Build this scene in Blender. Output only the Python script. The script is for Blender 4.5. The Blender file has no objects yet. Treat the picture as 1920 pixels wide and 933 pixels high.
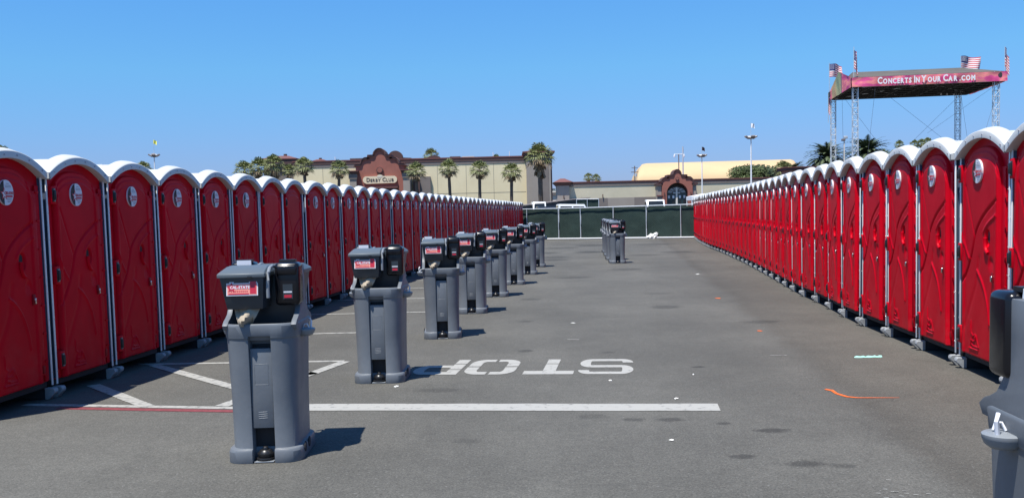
import bpy, bmesh, math, random
from mathutils import Vector, Matrix, noise
random.seed(7)
R = math.radians
PI = math.pi
scene = bpy.context.scene
col = scene.collection

# ------------------------------------------------------------------ camera
cam_d = bpy.data.cameras.new('camera')
cam = bpy.data.objects.new('camera', cam_d)
col.objects.link(cam)
cam_d.sensor_width = 36.0
cam_d.lens = 1829 / 1920 * 36
cam_d.shift_y = 66.5 / 1920
cam_d.clip_end = 5000
_p, _r = R(4.142), R(1.385)
fw = Vector((0, math.cos(_p), -math.sin(_p)))
rt = Vector((1, 0, 0)); up = rt.cross(fw)
rt2 = rt * math.cos(_r) - up * math.sin(_r)
up2 = rt * math.sin(_r) + up * math.cos(_r)
M3 = Matrix((rt2, up2, -fw)).transposed()
cam.matrix_world = Matrix.Translation((0, 0, 1.64)) @ M3.to_4x4()
scene.camera = cam

# ------------------------------------------------------------------ light
SUN = Vector((-0.235, -0.29, 1.0)).normalized()
world = bpy.data.worlds.new('World'); scene.world = world
world.use_nodes = True
wt = world.node_tree; wt.nodes.clear()
sky = wt.nodes.new('ShaderNodeTexSky'); sky.sky_type = 'NISHITA'; sky.sun_disc = False
sky.sun_elevation = math.asin(SUN.z)
sky.sun_rotation = math.atan2(SUN.x, SUN.y)
sky.altitude = 0; sky.air_density = 1.0; sky.dust_density = 0.2; sky.ozone_density = 3.0
# coastal air: deeper blue towards the zenith, pale blue (not white) at the horizon
wtc = wt.nodes.new('ShaderNodeTexCoord'); wsx = wt.nodes.new('ShaderNodeSeparateXYZ'); wt.links.new(wtc.outputs['Generated'], wsx.inputs[0])
wr = wt.nodes.new('ShaderNodeValToRGB')
while len(wr.color_ramp.elements) < 4: wr.color_ramp.elements.new(0.5)
for e, (p, c) in zip(wr.color_ramp.elements, ((0.0, (.40, .47, .95)), (.065, (.45, .63, 1.05)), (.144, (.48, .88, 1.18)), (.22, (.48, .95, 1.34)))):
    e.position = p; e.color = (*c, 1)
wm = wt.nodes.new('ShaderNodeMix'); wm.data_type = 'RGBA'; wm.blend_type = 'MULTIPLY'; wm.inputs['Factor'].default_value = 1.0
wt.links.new(wsx.outputs['Z'], wr.inputs[0]); wt.links.new(sky.outputs[0], wm.inputs['A']); wt.links.new(wr.outputs[0], wm.inputs['B'])
bg = wt.nodes.new('ShaderNodeBackground'); bg.inputs['Strength'].default_value = 0.089
wo = wt.nodes.new('ShaderNodeOutputWorld')
wt.links.new(wm.outputs['Result'], bg.inputs[0]); wt.links.new(bg.outputs[0], wo.inputs[0])
sl = bpy.data.lights.new('sun', 'SUN'); sl.energy = 5.0; sl.angle = R(0.53); sl.color = (1, 0.965, 0.9)
so = bpy.data.objects.new('sun', sl); col.objects.link(so)
so.rotation_euler = (-SUN).to_track_quat('-Z', 'Y').to_euler(); so.location = (-10, -10, 40)
scene.view_settings.view_transform = 'Standard'
scene.view_settings.look = 'None'
scene.view_settings.exposure = 0.5
scene.view_settings.gamma = 1.0

# ------------------------------------------------------------------ materials
def mat(name, rgb, rough=0.6, metal=0.0, spec=0.5, vary=0.0, vscale=6.0, bump=0.0, bscale=60.0, coat=0.0, dirt=None, rp=(0.3, 0.7), rnd=0.0):
    rgb = tuple(min(0.8, c * 1.17) for c in rgb)
    m = bpy.data.materials.new(name); m.use_nodes = True
    nt = m.node_tree; b = nt.nodes['Principled BSDF']
    b.inputs['Base Color'].default_value = (*rgb, 1)
    b.inputs['Roughness'].default_value = rough
    b.inputs['Metallic'].default_value = metal
    b.inputs['Specular IOR Level'].default_value = spec
    b.inputs['Coat Weight'].default_value = coat
    if vary or bump:
        tc = nt.nodes.new('ShaderNodeTexCoord')
    if vary:
        geo = nt.nodes.new('ShaderNodeNewGeometry')
        n = nt.nodes.new('ShaderNodeTexNoise'); n.inputs['Scale'].default_value = vscale
        n.inputs['Detail'].default_value = 6; n.inputs['Roughness'].default_value = 0.65
        nt.links.new(geo.outputs['Position'], n.inputs['Vector'])
        r = nt.nodes.new('ShaderNodeValToRGB')
        r.color_ramp.elements[0].position = rp[0]; r.color_ramp.elements[1].position = rp[1]
        a = tuple(max(0, c * (1 - vary)) for c in rgb); z = tuple(min(1, c * (1 + vary)) for c in rgb)
        if dirt: a = dirt
        r.color_ramp.elements[0].color = (*a, 1); r.color_ramp.elements[1].color = (*z, 1)
        nt.links.new(n.outputs['Fac'], r.inputs[0]); nt.links.new(r.outputs[0], b.inputs['Base Color'])
        if rnd:
            oi = nt.nodes.new('ShaderNodeObjectInfo'); q = nt.nodes.new('ShaderNodeMapRange'); q.inputs['To Min'].default_value = 1 - rnd; q.inputs['To Max'].default_value = 1 + rnd
            # dusty splash marks low on the panels
            sp = nt.nodes.new('ShaderNodeSeparateXYZ'); nt.links.new(geo.outputs['Position'], sp.inputs[0])
            dn = nt.nodes.new('ShaderNodeTexNoise'); dn.inputs['Scale'].default_value = 5; dn.inputs['Detail'].default_value = 7; dn.inputs['Roughness'].default_value = 0.75; nt.links.new(geo.outputs['Position'], dn.inputs['Vector'])
            dz = nt.nodes.new('ShaderNodeMapRange'); dz.inputs['From Min'].default_value = 0.05; dz.inputs['From Max'].default_value = 0.9; dz.inputs['To Min'].default_value = 0.16; dz.inputs['To Max'].default_value = 0.0; nt.links.new(sp.outputs['Z'], dz.inputs['Value'])
            dd = nt.nodes.new('ShaderNodeMapRange'); dd.inputs['From Min'].default_value = 0.48; dd.inputs['From Max'].default_value = 0.72; nt.links.new(dn.outputs['Fac'], dd.inputs['Value'])
            dm = nt.nodes.new('ShaderNodeMath'); dm.operation = 'MULTIPLY'; nt.links.new(dz.outputs[0], dm.inputs[0]); nt.links.new(dd.outputs[0], dm.inputs[1])
            vs = nt.nodes.new('ShaderNodeVectorMath'); vs.operation = 'SCALE'; nt.links.new(oi.outputs['Random'], q.inputs['Value']); nt.links.new(r.outputs[0], vs.inputs[0]); nt.links.new(q.outputs[0], vs.inputs['Scale'])
            mx = nt.nodes.new('ShaderNodeMix'); mx.data_type = 'RGBA'; nt.links.new(dm.outputs[0], mx.inputs['Factor']); nt.links.new(vs.outputs[0], mx.inputs['A']); mx.inputs['B'].default_value = (0.24, 0.21, 0.18, 1)
            nt.links.new(mx.outputs['Result'], b.inputs['Base Color'])
        mr = nt.nodes.new('ShaderNodeMapRange')
        mr.inputs['To Min'].default_value = min(1, rough + 0.12); mr.inputs['To Max'].default_value = max(0.03, rough - 0.08)
        nt.links.new(n.outputs['Fac'], mr.inputs['Value']); nt.links.new(mr.outputs[0], b.inputs['Roughness'])
    if bump:
        n2 = nt.nodes.new('ShaderNodeTexNoise'); n2.inputs['Scale'].default_value = bscale; n2.inputs['Detail'].default_value = 4
        nt.links.new(tc.outputs['Object'], n2.inputs['Vector'])
        bp = nt.nodes.new('ShaderNodeBump'); bp.inputs['Strength'].default_value = bump; bp.inputs['Distance'].default_value = 0.01
        nt.links.new(n2.outputs['Fac'], bp.inputs['Height']); nt.links.new(bp.outputs[0], b.inputs['Normal'])
    return m

M = {}
M['red'] = mat('red plastic', (0.46, 0.0012, 0.011), 0.40, spec=0.07, vary=0.10, rnd=0.07, vscale=2.2, bump=0.06, bscale=25)
M['red_dark'] = mat('dark red plastic', (0.22, 0.001, 0.006), 0.45, spec=0.2, vary=0.08)
M['white'] = mat('white roof plastic', (0.45, 0.458, 0.45), 0.45, vary=0.05, vscale=3)
M['post'] = mat('pale corner strip', (0.62, 0.63, 0.64), 0.4)
M['black'] = mat('black plastic', (0.012, 0.012, 0.013), 0.35)
M['gloss'] = mat('glossy black plastic', (0.006, 0.006, 0.008), 0.22, spec=0.4)
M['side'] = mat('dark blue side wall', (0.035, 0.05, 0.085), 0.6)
M['skid'] = mat('grey skid plastic', (0.24, 0.25, 0.255), 0.6, vary=0.2, vscale=9, bump=0.2)
M['under'] = mat('dark base and painted shade', (0.02, 0.02, 0.022), 0.8)  # base colour, also painted shade on skid backs and in recesses
M['grey'] = mat('moulded grey plastic', (0.112, 0.124, 0.138), 0.42, spec=0.35, rnd=0.05, vary=0.08, vscale=5, bump=0.05, bscale=40)
M['grey2'] = mat('lighter grey plastic', (0.175, 0.19, 0.205), 0.4, vary=0.06)
M['slate'] = mat('dark slate plastic', (0.028, 0.036, 0.044), 0.32, vary=0.08)
M['slate2'] = mat('slate lid plastic', (0.085, 0.10, 0.11), 0.38)
M['paper'] = mat('tan paper towel', (0.30, 0.25, 0.185), 0.9, bump=0.4, bscale=30)
M['sticker_w'] = mat('sticker white', (0.60, 0.61, 0.65), 0.5)
M['sticker_d'] = mat('sticker grey', (0.045, 0.042, 0.042), 0.6, spec=0.2, vary=0.6, vscale=9)
M['sticker_r'] = mat('sticker red', (0.45, 0.02, 0.04), 0.4)
M['sticker_s'] = mat('sticker salmon', (0.72, 0.26, 0.20), 0.4)
M['ink'] = mat('grey ink', (0.25, 0.25, 0.30), 0.6)
M['chrome'] = mat('chrome latch', (0.55, 0.54, 0.52), 0.25, metal=1)
M['galv'] = mat('galvanised steel', (0.50, 0.53, 0.55), 0.45, metal=0.35, vary=0.15)
M['paint'] = mat('white road paint', (0.245, 0.24, 0.22), 0.7, vary=0.22, vscale=14, dirt=(0.13, 0.128, 0.12), rp=(0.30, 0.44), bump=0.5, bscale=120)
M['paint2'] = mat('thin white road paint', (0.235, 0.23, 0.21), 0.7, vary=0.25, vscale=14, dirt=(0.13, 0.13, 0.125), rp=(0.32, 0.50), bump=0.5, bscale=120)
M['redpaint'] = mat('faded red road paint', (0.15, 0.03, 0.035), 0.8, vary=0.3, vscale=20)
M['orange'] = mat('orange spray paint', (0.55, 0.10, 0.012), 0.8, vary=0.2, vscale=30)
M['cream'] = mat('cream stucco', (0.64, 0.555, 0.36), 0.9, vary=0.07, vscale=0.25, bump=0.2, bscale=3)
M['cream2'] = mat('pale stucco', (0.50, 0.45, 0.325), 0.9, vary=0.10, vscale=0.3)
M['taupe'] = mat('taupe stucco', (0.27, 0.235, 0.20), 0.9, vary=0.08, vscale=0.4)
M['taupe2'] = mat('grey taupe stucco', (0.17, 0.145, 0.13), 0.9, vary=0.1, vscale=0.4)
M['terra'] = mat('terracotta stucco', (0.26, 0.095, 0.07), 0.9, vary=0.12, vscale=0.5)
M['cap'] = mat('dark brown cornice', (0.075, 0.042, 0.038), 0.8, vary=0.1)
M['tile'] = mat('red brown roof edge', (0.135, 0.052, 0.044), 0.8, vary=0.15, vscale=1)
M['seam'] = mat('stucco joint', (0.25, 0.225, 0.17), 0.9)
M['arena'] = mat('pale yellow roof', (0.47, 0.335, 0.185), 0.8, vary=0.06, vscale=0.1)
M['sign'] = mat('sign cream', (0.62, 0.52, 0.36), 0.7)
M['signink'] = mat('sign lettering', (0.05, 0.035, 0.03), 0.7)
M['dglass'] = mat('dark green glass', (0.02, 0.045, 0.05), 0.15)
M['wglass'] = mat('pale arched glass', (0.30, 0.31, 0.30), 0.3)
M['hvac'] = mat('grey metal box', (0.16, 0.14, 0.14), 0.7, vary=0.2)
M['leaf'] = mat('palm fan leaf', (0.155, 0.170, 0.065), 0.55, vary=0.4, vscale=1.2, spec=0.3)
M['leaf_d'] = mat('date palm leaf', (0.060, 0.080, 0.038), 0.6, vary=0.4, vscale=1.0, spec=0.3)
M['dead'] = mat('dead palm leaf', (0.22, 0.165, 0.10), 0.9, vary=0.4, vscale=2)
M['trunk'] = mat('palm trunk', (0.105, 0.08, 0.062), 0.9, vary=0.3, vscale=3)
M['bush'] = mat('bush leaf', (0.055, 0.075, 0.022), 0.6, vary=0.5, vscale=0.9, spec=0.3)
M['tent'] = mat('white canvas', (0.75, 0.75, 0.74), 0.7)
M['carwhite'] = mat('white car paint', (0.72, 0.73, 0.75), 0.25, coat=0.4)
M['cardark'] = mat('dark car paint', (0.02, 0.022, 0.026), 0.25, coat=0.4)
M['carglass'] = mat('car glass', (0.015, 0.018, 0.02), 0.06)
M['tyre'] = mat('tyre rubber', (0.02, 0.02, 0.02), 0.9)
M['bag'] = mat('white plastic bag', (0.70, 0.69, 0.64), 0.5, bump=0.5, bscale=8)
M['cyan'] = mat('pale green plastic film', (0.28, 0.55, 0.47), 0.35)
M['yellow'] = mat('yellow cloth', (0.80, 0.66, 0.12), 0.8)
M['fwhite'] = mat('white cloth', (0.80, 0.80, 0.80), 0.8)
M['fblue'] = mat('navy cloth', (0.03, 0.035, 0.13), 0.8)
M['fred'] = mat('red cloth', (0.45, 0.02, 0.03), 0.8)
M['fdark'] = mat('dark cloth', (0.03, 0.02, 0.03), 0.8)
M['roofcloth'] = mat('grey canopy cloth', (0.085, 0.075, 0.062), 0.8, vary=0.25, vscale=0.6)
M['truss'] = mat('dark truss', (0.035, 0.035, 0.035), 0.6)
M['wire'] = mat('steel cable', (0.10, 0.11, 0.13), 0.5)
M['sandw'] = mat('yellow wall', (0.62, 0.48, 0.25), 0.9)
M['palewall'] = mat('white wall', (0.6, 0.56, 0.5), 0.9)

def ramp_mat(name, scale, stops, rough=0.8, stretch=(1, 1, 1)):
    m = bpy.data.materials.new(name); m.use_nodes = True; nt = m.node_tree; b = nt.nodes['Principled BSDF']
    b.inputs['Roughness'].default_value = rough
    tc = nt.nodes.new('ShaderNodeTexCoord'); mp = nt.nodes.new('ShaderNodeMapping'); mp.inputs['Scale'].default_value = stretch
    n = nt.nodes.new('ShaderNodeTexNoise'); n.inputs['Scale'].default_value = scale; n.inputs['Detail'].default_value = 3
    r = nt.nodes.new('ShaderNodeValToRGB')
    while len(r.color_ramp.elements) < len(stops): r.color_ramp.elements.new(0.5)
    for e, (p, c) in zip(r.color_ramp.elements, stops): e.position = p; e.color = (*c, 1)
    nt.links.new(tc.outputs['Object'], mp.inputs[0]); nt.links.new(mp.outputs[0], n.inputs['Vector'])
    nt.links.new(n.outputs['Fac'], r.inputs[0]); nt.links.new(r.outputs[0], b.inputs['Base Color'])
    return m
M['banner'] = ramp_mat('pink orange banner', 0.55, [(0.30, (0.52, 0.04, 0.17)), (0.45, (0.68, 0.08, 0.24)), (0.55, (0.80, 0.26, 0.22)), (0.68, (0.62, 0.05, 0.22))], stretch=(1, 1, 2.2))
M['banner2'] = ramp_mat('patchwork side banner', 0.30, [(0.36, (0.55, 0.35, 0.18)), (0.47, (0.42, 0.40, 0.20)), (0.55, (0.30, 0.36, 0.20)), (0.64, (0.24, 0.28, 0.17)), (0.75, (0.55, 0.30, 0.16))])

def screen_mat():
    m = bpy.data.materials.new('green windscreen mesh'); m.use_nodes = True; nt = m.node_tree; b = nt.nodes['Principled BSDF']
    b.inputs['Roughness'].default_value = 0.75
    tc = nt.nodes.new('ShaderNodeTexCoord')
    # chain-link diamond lattice seen through/over the cloth
    sx = nt.nodes.new('ShaderNodeSeparateXYZ'); nt.links.new(tc.outputs['Object'], sx.inputs[0])
    def math_(op, a, b_=None, v=None):
        n = nt.nodes.new('ShaderNodeMath'); n.operation = op
        nt.links.new(a, n.inputs[0])
        if b_ is not None: nt.links.new(b_, n.inputs[1])
        if v is not None: n.inputs[1].default_value = v
        return n.outputs[0]
    s = math_('ADD', sx.outputs['X'], sx.outputs['Z']); d = math_('SUBTRACT', sx.outputs['X'], sx.outputs['Z'])
    outs = []
    for q in (s, d):
        f = math_('MULTIPLY', q, v=9.0); f = math_('FRACT', f); f = math_('SUBTRACT', f, v=0.5); f = math_('ABSOLUTE', f)
        f = math_('GREATER_THAN', f, v=0.40); outs.append(f)
    mx = math_('MAXIMUM', outs[0], outs[1])
    n = nt.nodes.new('ShaderNodeTexNoise'); n.inputs['Scale'].default_value = 0.9; n.inputs['Detail'].default_value = 5; n.inputs['Roughness'].default_value = 0.7
    nt.links.new(tc.outputs['Object'], n.inputs['Vector'])
    r = nt.nodes.new('ShaderNodeValToRGB')
    r.color_ramp.elements[0].position = 0.35; r.color_ramp.elements[0].color = (0.013, 0.024, 0.020, 1)
    r.color_ramp.elements[1].position = 0.72; r.color_ramp.elements[1].color = (0.028, 0.050, 0.042, 1)
    nt.links.new(n.outputs['Fac'], r.inputs[0])
    mix = nt.nodes.new('ShaderNodeMix'); mix.data_type = 'RGBA'
    nt.links.new(mx, mix.inputs['Factor']); nt.links.new(r.outputs[0], mix.inputs['A']); mix.inputs['B'].default_value = (0.055, 0.080, 0.070, 1)
    nt.links.new(mix.outputs['Result'], b.inputs['Base Color'])
    bp = nt.nodes.new('ShaderNodeBump'); bp.inputs['Strength'].default_value = 0.35; bp.inputs['Distance'].default_value = 0.12; b.inputs['Specular IOR Level'].default_value = 0.12
    nt.links.new(n.outputs['Fac'], bp.inputs['Height']); nt.links.new(bp.outputs[0], b.inputs['Normal'])
    return m
M['screen'] = screen_mat()

def asphalt_mat():
    m = bpy.data.materials.new('worn asphalt'); m.use_nodes = True; nt = m.node_tree; b = nt.nodes['Principled BSDF']
    b.inputs['Roughness'].default_value = 0.82; b.inputs['Specular IOR Level'].default_value = 0.35
    L = nt.links; N = nt.nodes
    geo = N.new('ShaderNodeNewGeometry'); P = geo.outputs['Position']
    def noise_(sc, det, ro, src=P, stretch=None):
        if stretch:
            mp = N.new('ShaderNodeMapping'); mp.inputs['Scale'].default_value = stretch; L.new(src, mp.inputs[0]); src = mp.outputs[0]
        n = N.new('ShaderNodeTexNoise'); n.inputs['Scale'].default_value = sc; n.inputs['Detail'].default_value = det; n.inputs['Roughness'].default_value = ro
        L.new(src, n.inputs['Vector']); return n.outputs['Fac']
    def mth(op, a, b_=None, c=None):
        n = N.new('ShaderNodeMath'); n.operation = op
        for i, q in enumerate((a, b_, c)):
            if q is None: continue
            if isinstance(q, (int, float)): n.inputs[i].default_value = q
            else: L.new(q, n.inputs[i])
        return n.outputs[0]
    def mapr(v, a, b_, c, d, smooth=True):
        n = N.new('ShaderNodeMapRange'); n.interpolation_type = 'SMOOTHSTEP' if smooth else 'LINEAR'
        L.new(v, n.inputs['Value'])
        for k, q in zip(('From Min', 'From Max', 'To Min', 'To Max'), (a, b_, c, d)): n.inputs[k].default_value = q
        return n.outputs[0]
    sep = N.new('ShaderNodeSeparateXYZ'); L.new(P, sep.inputs[0]); X, Y = sep.outputs['X'], sep.outputs['Y']
    fine = noise_(60, 4, 0.9); mid = noise_(14, 6, 0.9); big = noise_(0.35, 5, 0.6); streak = noise_(0.5, 5, 0.65, stretch=(1.0, 0.25, 1)); worn = noise_(2.2, 6, 0.7)
    v = mapr(fine, 0.36, 0.64, 0.55, 1.45, False)
    v = mth('MULTIPLY', v, mapr(mid, 0.34, 0.66, 0.80, 1.20, False))
    v = mth('MULTIPLY', v, mapr(big, 0.3, 0.7, 0.87, 1.13))
    v = mth('MULTIPLY', v, mapr(streak, 0.3, 0.7, 0.90, 1.10))
    v = mth('MULTIPLY', v, mapr(worn, 0.35, 0.75, 0.95, 1.06))
    # paving seam: right of the seam line the surface is older, darker and browner
    seamx = mth('ADD', mth('MULTIPLY', Y, 0.118), 1.83)
    wob = mth('MULTIPLY', mth('SUBTRACT', noise_(0.8, 4, 0.6), 0.5), 0.5)
    d = mth('ADD', mth('SUBTRACT', X, seamx), wob)
    right = mapr(d, -0.04, 0.22, 0, 1)
    v = mth('MULTIPLY', v, mth('SUBTRACT', 1.0, mth('MULTIPLY', right, 0.13)))
    band = mapr(mth('ABSOLUTE', mth('SUBTRACT', d, 0.16)), 0.02, 0.30, 0.10, 0.0)
    v = mth('MULTIPLY', v, mth('SUBTRACT', 1.0, band))
    # thin cracks
    vo = N.new('ShaderNodeTexVoronoi'); vo.feature = 'DISTANCE_TO_EDGE'; vo.inputs['Scale'].default_value = 0.28
    dn = N.new('ShaderNodeTexNoise'); dn.inputs['Scale'].default_value = 1.2; dn.inputs['Detail'].default_value = 5; L.new(P, dn.inputs['Vector'])
    vm = N.new('ShaderNodeVectorMath'); vm.operation = 'MULTIPLY_ADD'; L.new(dn.outputs['Color'], vm.inputs[0]); vm.inputs[1].default_value = (0.9, 0.9, 0); L.new(P, vm.inputs[2])
    L.new(vm.outputs[0], vo.inputs['Vector'])
    crack = mapr(vo.outputs['Distance'], 0.0015, 0.006, 0.10, 0.0)
    crack = mth('MULTIPLY', crack, mapr(noise_(0.5, 3, 0.5), 0.48, 0.60, 0, 1))
    v = mth('MULTIPLY', v, mth('SUBTRACT', 1.0, crack))
    # oil and water stains, each with its own shape
    stains = [(1.86, 6.15, .14, .09, .48), (1.90, 7.11, .13, .075, .5), (1.5, 6.37, .085, .06, .45), (1.6, 7.38, .065, .05, .45), (1.22, 7.56, .11, .07, .42),
              (2.07, 6.06, .09, .05, .35), (.93, 7.6, .10, .06, .35), (1.92, 10.1, .08, .06, .5), (.62, 7.75, .14, .10, .25), (0.15, 11.6, .10, .10, .4), (1.1, 11.3, .10, .05, .4),
              (-.35, 7.0, .12, .07, .2), (2.6, 16.5, .25, .3, .35), (3.2, 27.5, .5, .5, .35), (1.6, 24.5, .5, .4, .3), (3.2, 40., .6, .9, .45), (4.9, 36., .6, .8, .3), (6.5, 38., .7, .9, .4),
              (1.6, 36., .55, .9, .4), (1.3, 40., .7, .9, .45), (2.2, 45., .9, 1.2, .35), (1.55, 34., .5, .6, .45), (4.0, 48., .8, 1.5, .4), (6.8, 47, 1., 1.4, .3), (3.6, 14.0, .3, .2, .3), (.2, 14.8, .12, .12, .3), (-.72, 9.1, .2, .12, .25), (0.35, 18.6, .2, .25, .3), (2.9, 19.2, .3, .25, .22)]
    wn = mth('MULTIPLY', mth('SUBTRACT', noise_(7, 5, 0.7), 0.5), 1.5)
    for (sx_, sy_, rx, ry, k) in stains:
        a = mth('DIVIDE', mth('SUBTRACT', X, sx_), rx); c = mth('DIVIDE', mth('SUBTRACT', Y, sy_), ry)
        q = mth('SQRT', mth('ADD', mth('MULTIPLY', a, a), mth('MULTIPLY', c, c)))
        q = mth('ADD', q, wn)
        v = mth('MULTIPLY', v, mapr(q, 0.6, 1.25, 1 - k, 1.0))
    cm = N.new('ShaderNodeMix'); cm.data_type = 'RGBA'; L.new(right, cm.inputs['Factor'])
    cm.inputs['A'].default_value = (0.094, 0.090, 0.078, 1); cm.inputs['B'].default_value = (0.098, 0.091, 0.076, 1)
    vs = N.new('ShaderNodeVectorMath'); vs.operation = 'SCALE'; L.new(cm.outputs['Result'], vs.inputs[0]); L.new(v, vs.inputs['Scale'])
    # pale grit
    grit = mapr(noise_(48, 2, 0.6), 0.64, 0.70, 0, 0.5)
    gm = N.new('ShaderNodeMix'); gm.data_type = 'RGBA'; L.new(grit, gm.inputs['Factor']); L.new(vs.outputs[0], gm.inputs['A']); gm.inputs['B'].default_value = (0.24, 0.235, 0.22, 1)
    L.new(gm.outputs['Result'], b.inputs['Base Color'])
    bp = N.new('ShaderNodeBump'); bp.inputs['Strength'].default_value = 0.35; bp.inputs['Distance'].default_value = 0.006
    L.new(mth('ADD', fine, mid), bp.inputs['Height']); L.new(bp.outputs[0], b.inputs['Normal'])
    return m
M['asphalt'] = asphalt_mat()

# ------------------------------------------------------------------ mesh helpers
class MB:
    def __init__(s): s.v = []; s.f = []; s.m = []; s.mats = []
    def mi(s, m):
        m = M[m] if isinstance(m, str) else m
        if m not in s.mats: s.mats.append(m)
        return s.mats.index(m)
    def add(s, vs, fs, m):
        k = len(s.v); i = s.mi(m)
        s.v += [tuple(v) for v in vs]
        for f in fs: s.f.append([q + k for q in f]); s.m.append(i)
        return s
    def box(s, x0, x1, y0, y1, z0, z1, m, T=None):
        vs = [Vector((x, y, z)) for z in (z0, z1) for x, y in ((x0, y0), (x1, y0), (x1, y1), (x0, y1))]
        if T: vs = [T @ v for v in vs]
        return s.add(vs, [(3, 2, 1, 0), (4, 5, 6, 7), (0, 1, 5, 4), (1, 2, 6, 5), (2, 3, 7, 6), (3, 0, 4, 7)], m)
    def loft(s, loops, m, cap0=True, cap1=True):
        n = len(loops[0]); vs = [p for l in loops for p in l]; fs = []
        for i in range(len(loops) - 1):
            for j in range(n):
                a = i * n + j; b = i * n + (j + 1) % n
                fs.append((a, b, b + n, a + n))
        if cap0: fs.append(tuple(reversed(range(n))))
        if cap1: fs.append(tuple(range((len(loops) - 1) * n, len(loops) * n)))
        return s.add(vs, fs, m)
    def cyl(s, c, r, h, m, n=16, r2=None, axis='z', cap=True):
        r2 = r if r2 is None else r2
        def pt(a, rr, t):
            p = (rr * math.cos(a), rr * math.sin(a), t)
            if axis == 'x': p = (p[2], p[0], p[1])
            if axis == 'y': p = (p[0], -p[2], p[1])
            return (c[0] + p[0], c[1] + p[1], c[2] + p[2])
        return s.loft([[pt(2 * PI * i / n, r, 0) for i in range(n)], [pt(2 * PI * i / n, r2, h) for i in range(n)]], m, cap, cap)
    def tube(s, pts, r, m, n=8, r2=None):
        pts = [Vector(p) for p in pts]; loops = []
        for i, p in enumerate(pts):
            t = (pts[min(i + 1, len(pts) - 1)] - pts[max(i - 1, 0)]).normalized()
            a = t.cross(Vector((0, 0, 1)) if abs(t.z) < 0.9 else Vector((1, 0, 0))).normalized(); b = a.cross(t)
            rr = r if r2 is None else r + (r2 - r) * i / (len(pts) - 1)
            loops.append([p + (a * math.cos(2 * PI * k / n) - b * math.sin(2 * PI * k / n)) * rr for k in range(n)])
        return s.loft(loops, m)
    def prism(s, poly, y0, y1, m):      # polygon in x,z extruded along y
        # poly counter-clockwise seen from -y
        return s.loft([[(x, y1, z) for x, z in poly], [(x, y0, z) for x, z in poly]], m)
    def slab(s, poly, z0, z1, m):       # polygon in x,y extruded along z
        return s.loft([[(x, y, z0) for x, y in poly], [(x, y, z1) for x, y in poly]], m)
    def quad(s, a, b, c, d, m): return s.add([a, b, c, d], [(0, 1, 2, 3)], m)
    def bm(s):
        me = bpy.data.meshes.new('mesh'); me.from_pydata(s.v, [], s.f)
        for p, i in zip(me.polygons, s.m): p.material_index = i
        return me
    def build(s, name, parent=None, bevel=0, seg=2, smooth=True, ang=35, fix=True):
        me = s.bm(); me.name = name
        for mm in s.mats: me.materials.append(mm)
        if bevel or fix:
            b = bmesh.new(); b.from_mesh(me)
            if fix: bmesh.ops.recalc_face_normals(b, faces=b.faces)
            if bevel:
                es = [e for e in b.edges if len(e.link_faces) == 2 and e.calc_face_angle(0) > R(30)]
                bmesh.ops.bevel(b, geom=es, offset=bevel, segments=seg, affect='EDGES', profile=0.5, clamp_overlap=True, material=-1)
            b.to_mesh(me); b.free()
        if smooth:
            for p in me.polygons: p.use_smooth = True
            me.set_sharp_from_angle(angle=R(ang))
        o = bpy.data.objects.new(name, me); col.objects.link(o)
        if parent is not None: o.parent = parent
        return o

def tag(o, label=None, cat=None, group=None, kind=None):
    if label: o['label'] = label
    if cat: o['category'] = cat
    if group: o['group'] = group
    if kind: o['kind'] = kind
    return o
def empty(name, loc=(0, 0, 0), rz=0):
    o = bpy.data.objects.new(name, None); col.objects.link(o); o.location = loc; o.rotation_euler = (0, 0, rz); o.empty_display_size = 0.2
    return o
def kids(o): return [c for c in bpy.data.objects if c.parent == o]
def copy_tree(o, parent=None, keep=None, K=None):
    c = o.copy(); col.objects.link(c)
    if parent is not None: c.parent = parent
    for ch in K[o.name]:
        if keep and not keep(ch): continue
        copy_tree(ch, c, keep, K)
    return c
def kidmap(o, K=None):
    K = {} if K is None else K
    K[o.name] = kids(o)
    for c in K[o.name]: kidmap(c, K)
    return K

def text_geo(s, txt, size, m, T, bold=0.0, ext=0.002, align='CENTER'):
    """append extruded lettering to MB s; T maps text plane (x right, y up, z out) into place"""
    cu = bpy.data.curves.new('lettering', 'FONT'); cu.body = txt; cu.size = size; cu.extrude = ext; cu.offset = bold; cu.align_x = align; cu.align_y = 'CENTER'; cu.resolution_u = 2
    o = bpy.data.objects.new('lettering', cu); col.objects.link(o)
    dg = bpy.context.evaluated_depsgraph_get(); me = bpy.data.meshes.new_from_object(o.evaluated_get(dg))
    w = max((v.co.x for v in me.vertices), default=0) - min((v.co.x for v in me.vertices), default=0)
    s.add([T @ v.co for v in me.vertices], [tuple(p.vertices) for p in me.polygons], m)
    bpy.data.objects.remove(o); bpy.data.curves.remove(cu); bpy.data.meshes.remove(me)
    return w
FRONT = Matrix(((1, 0, 0, 0), (0, 0, -1, 0), (0, 1, 0, 0), (0, 0, 0, 1)))    # text plane -> faces -y
def front(x, y, z): return Matrix.Translation((x, y, z)) @ FRONT
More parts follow.
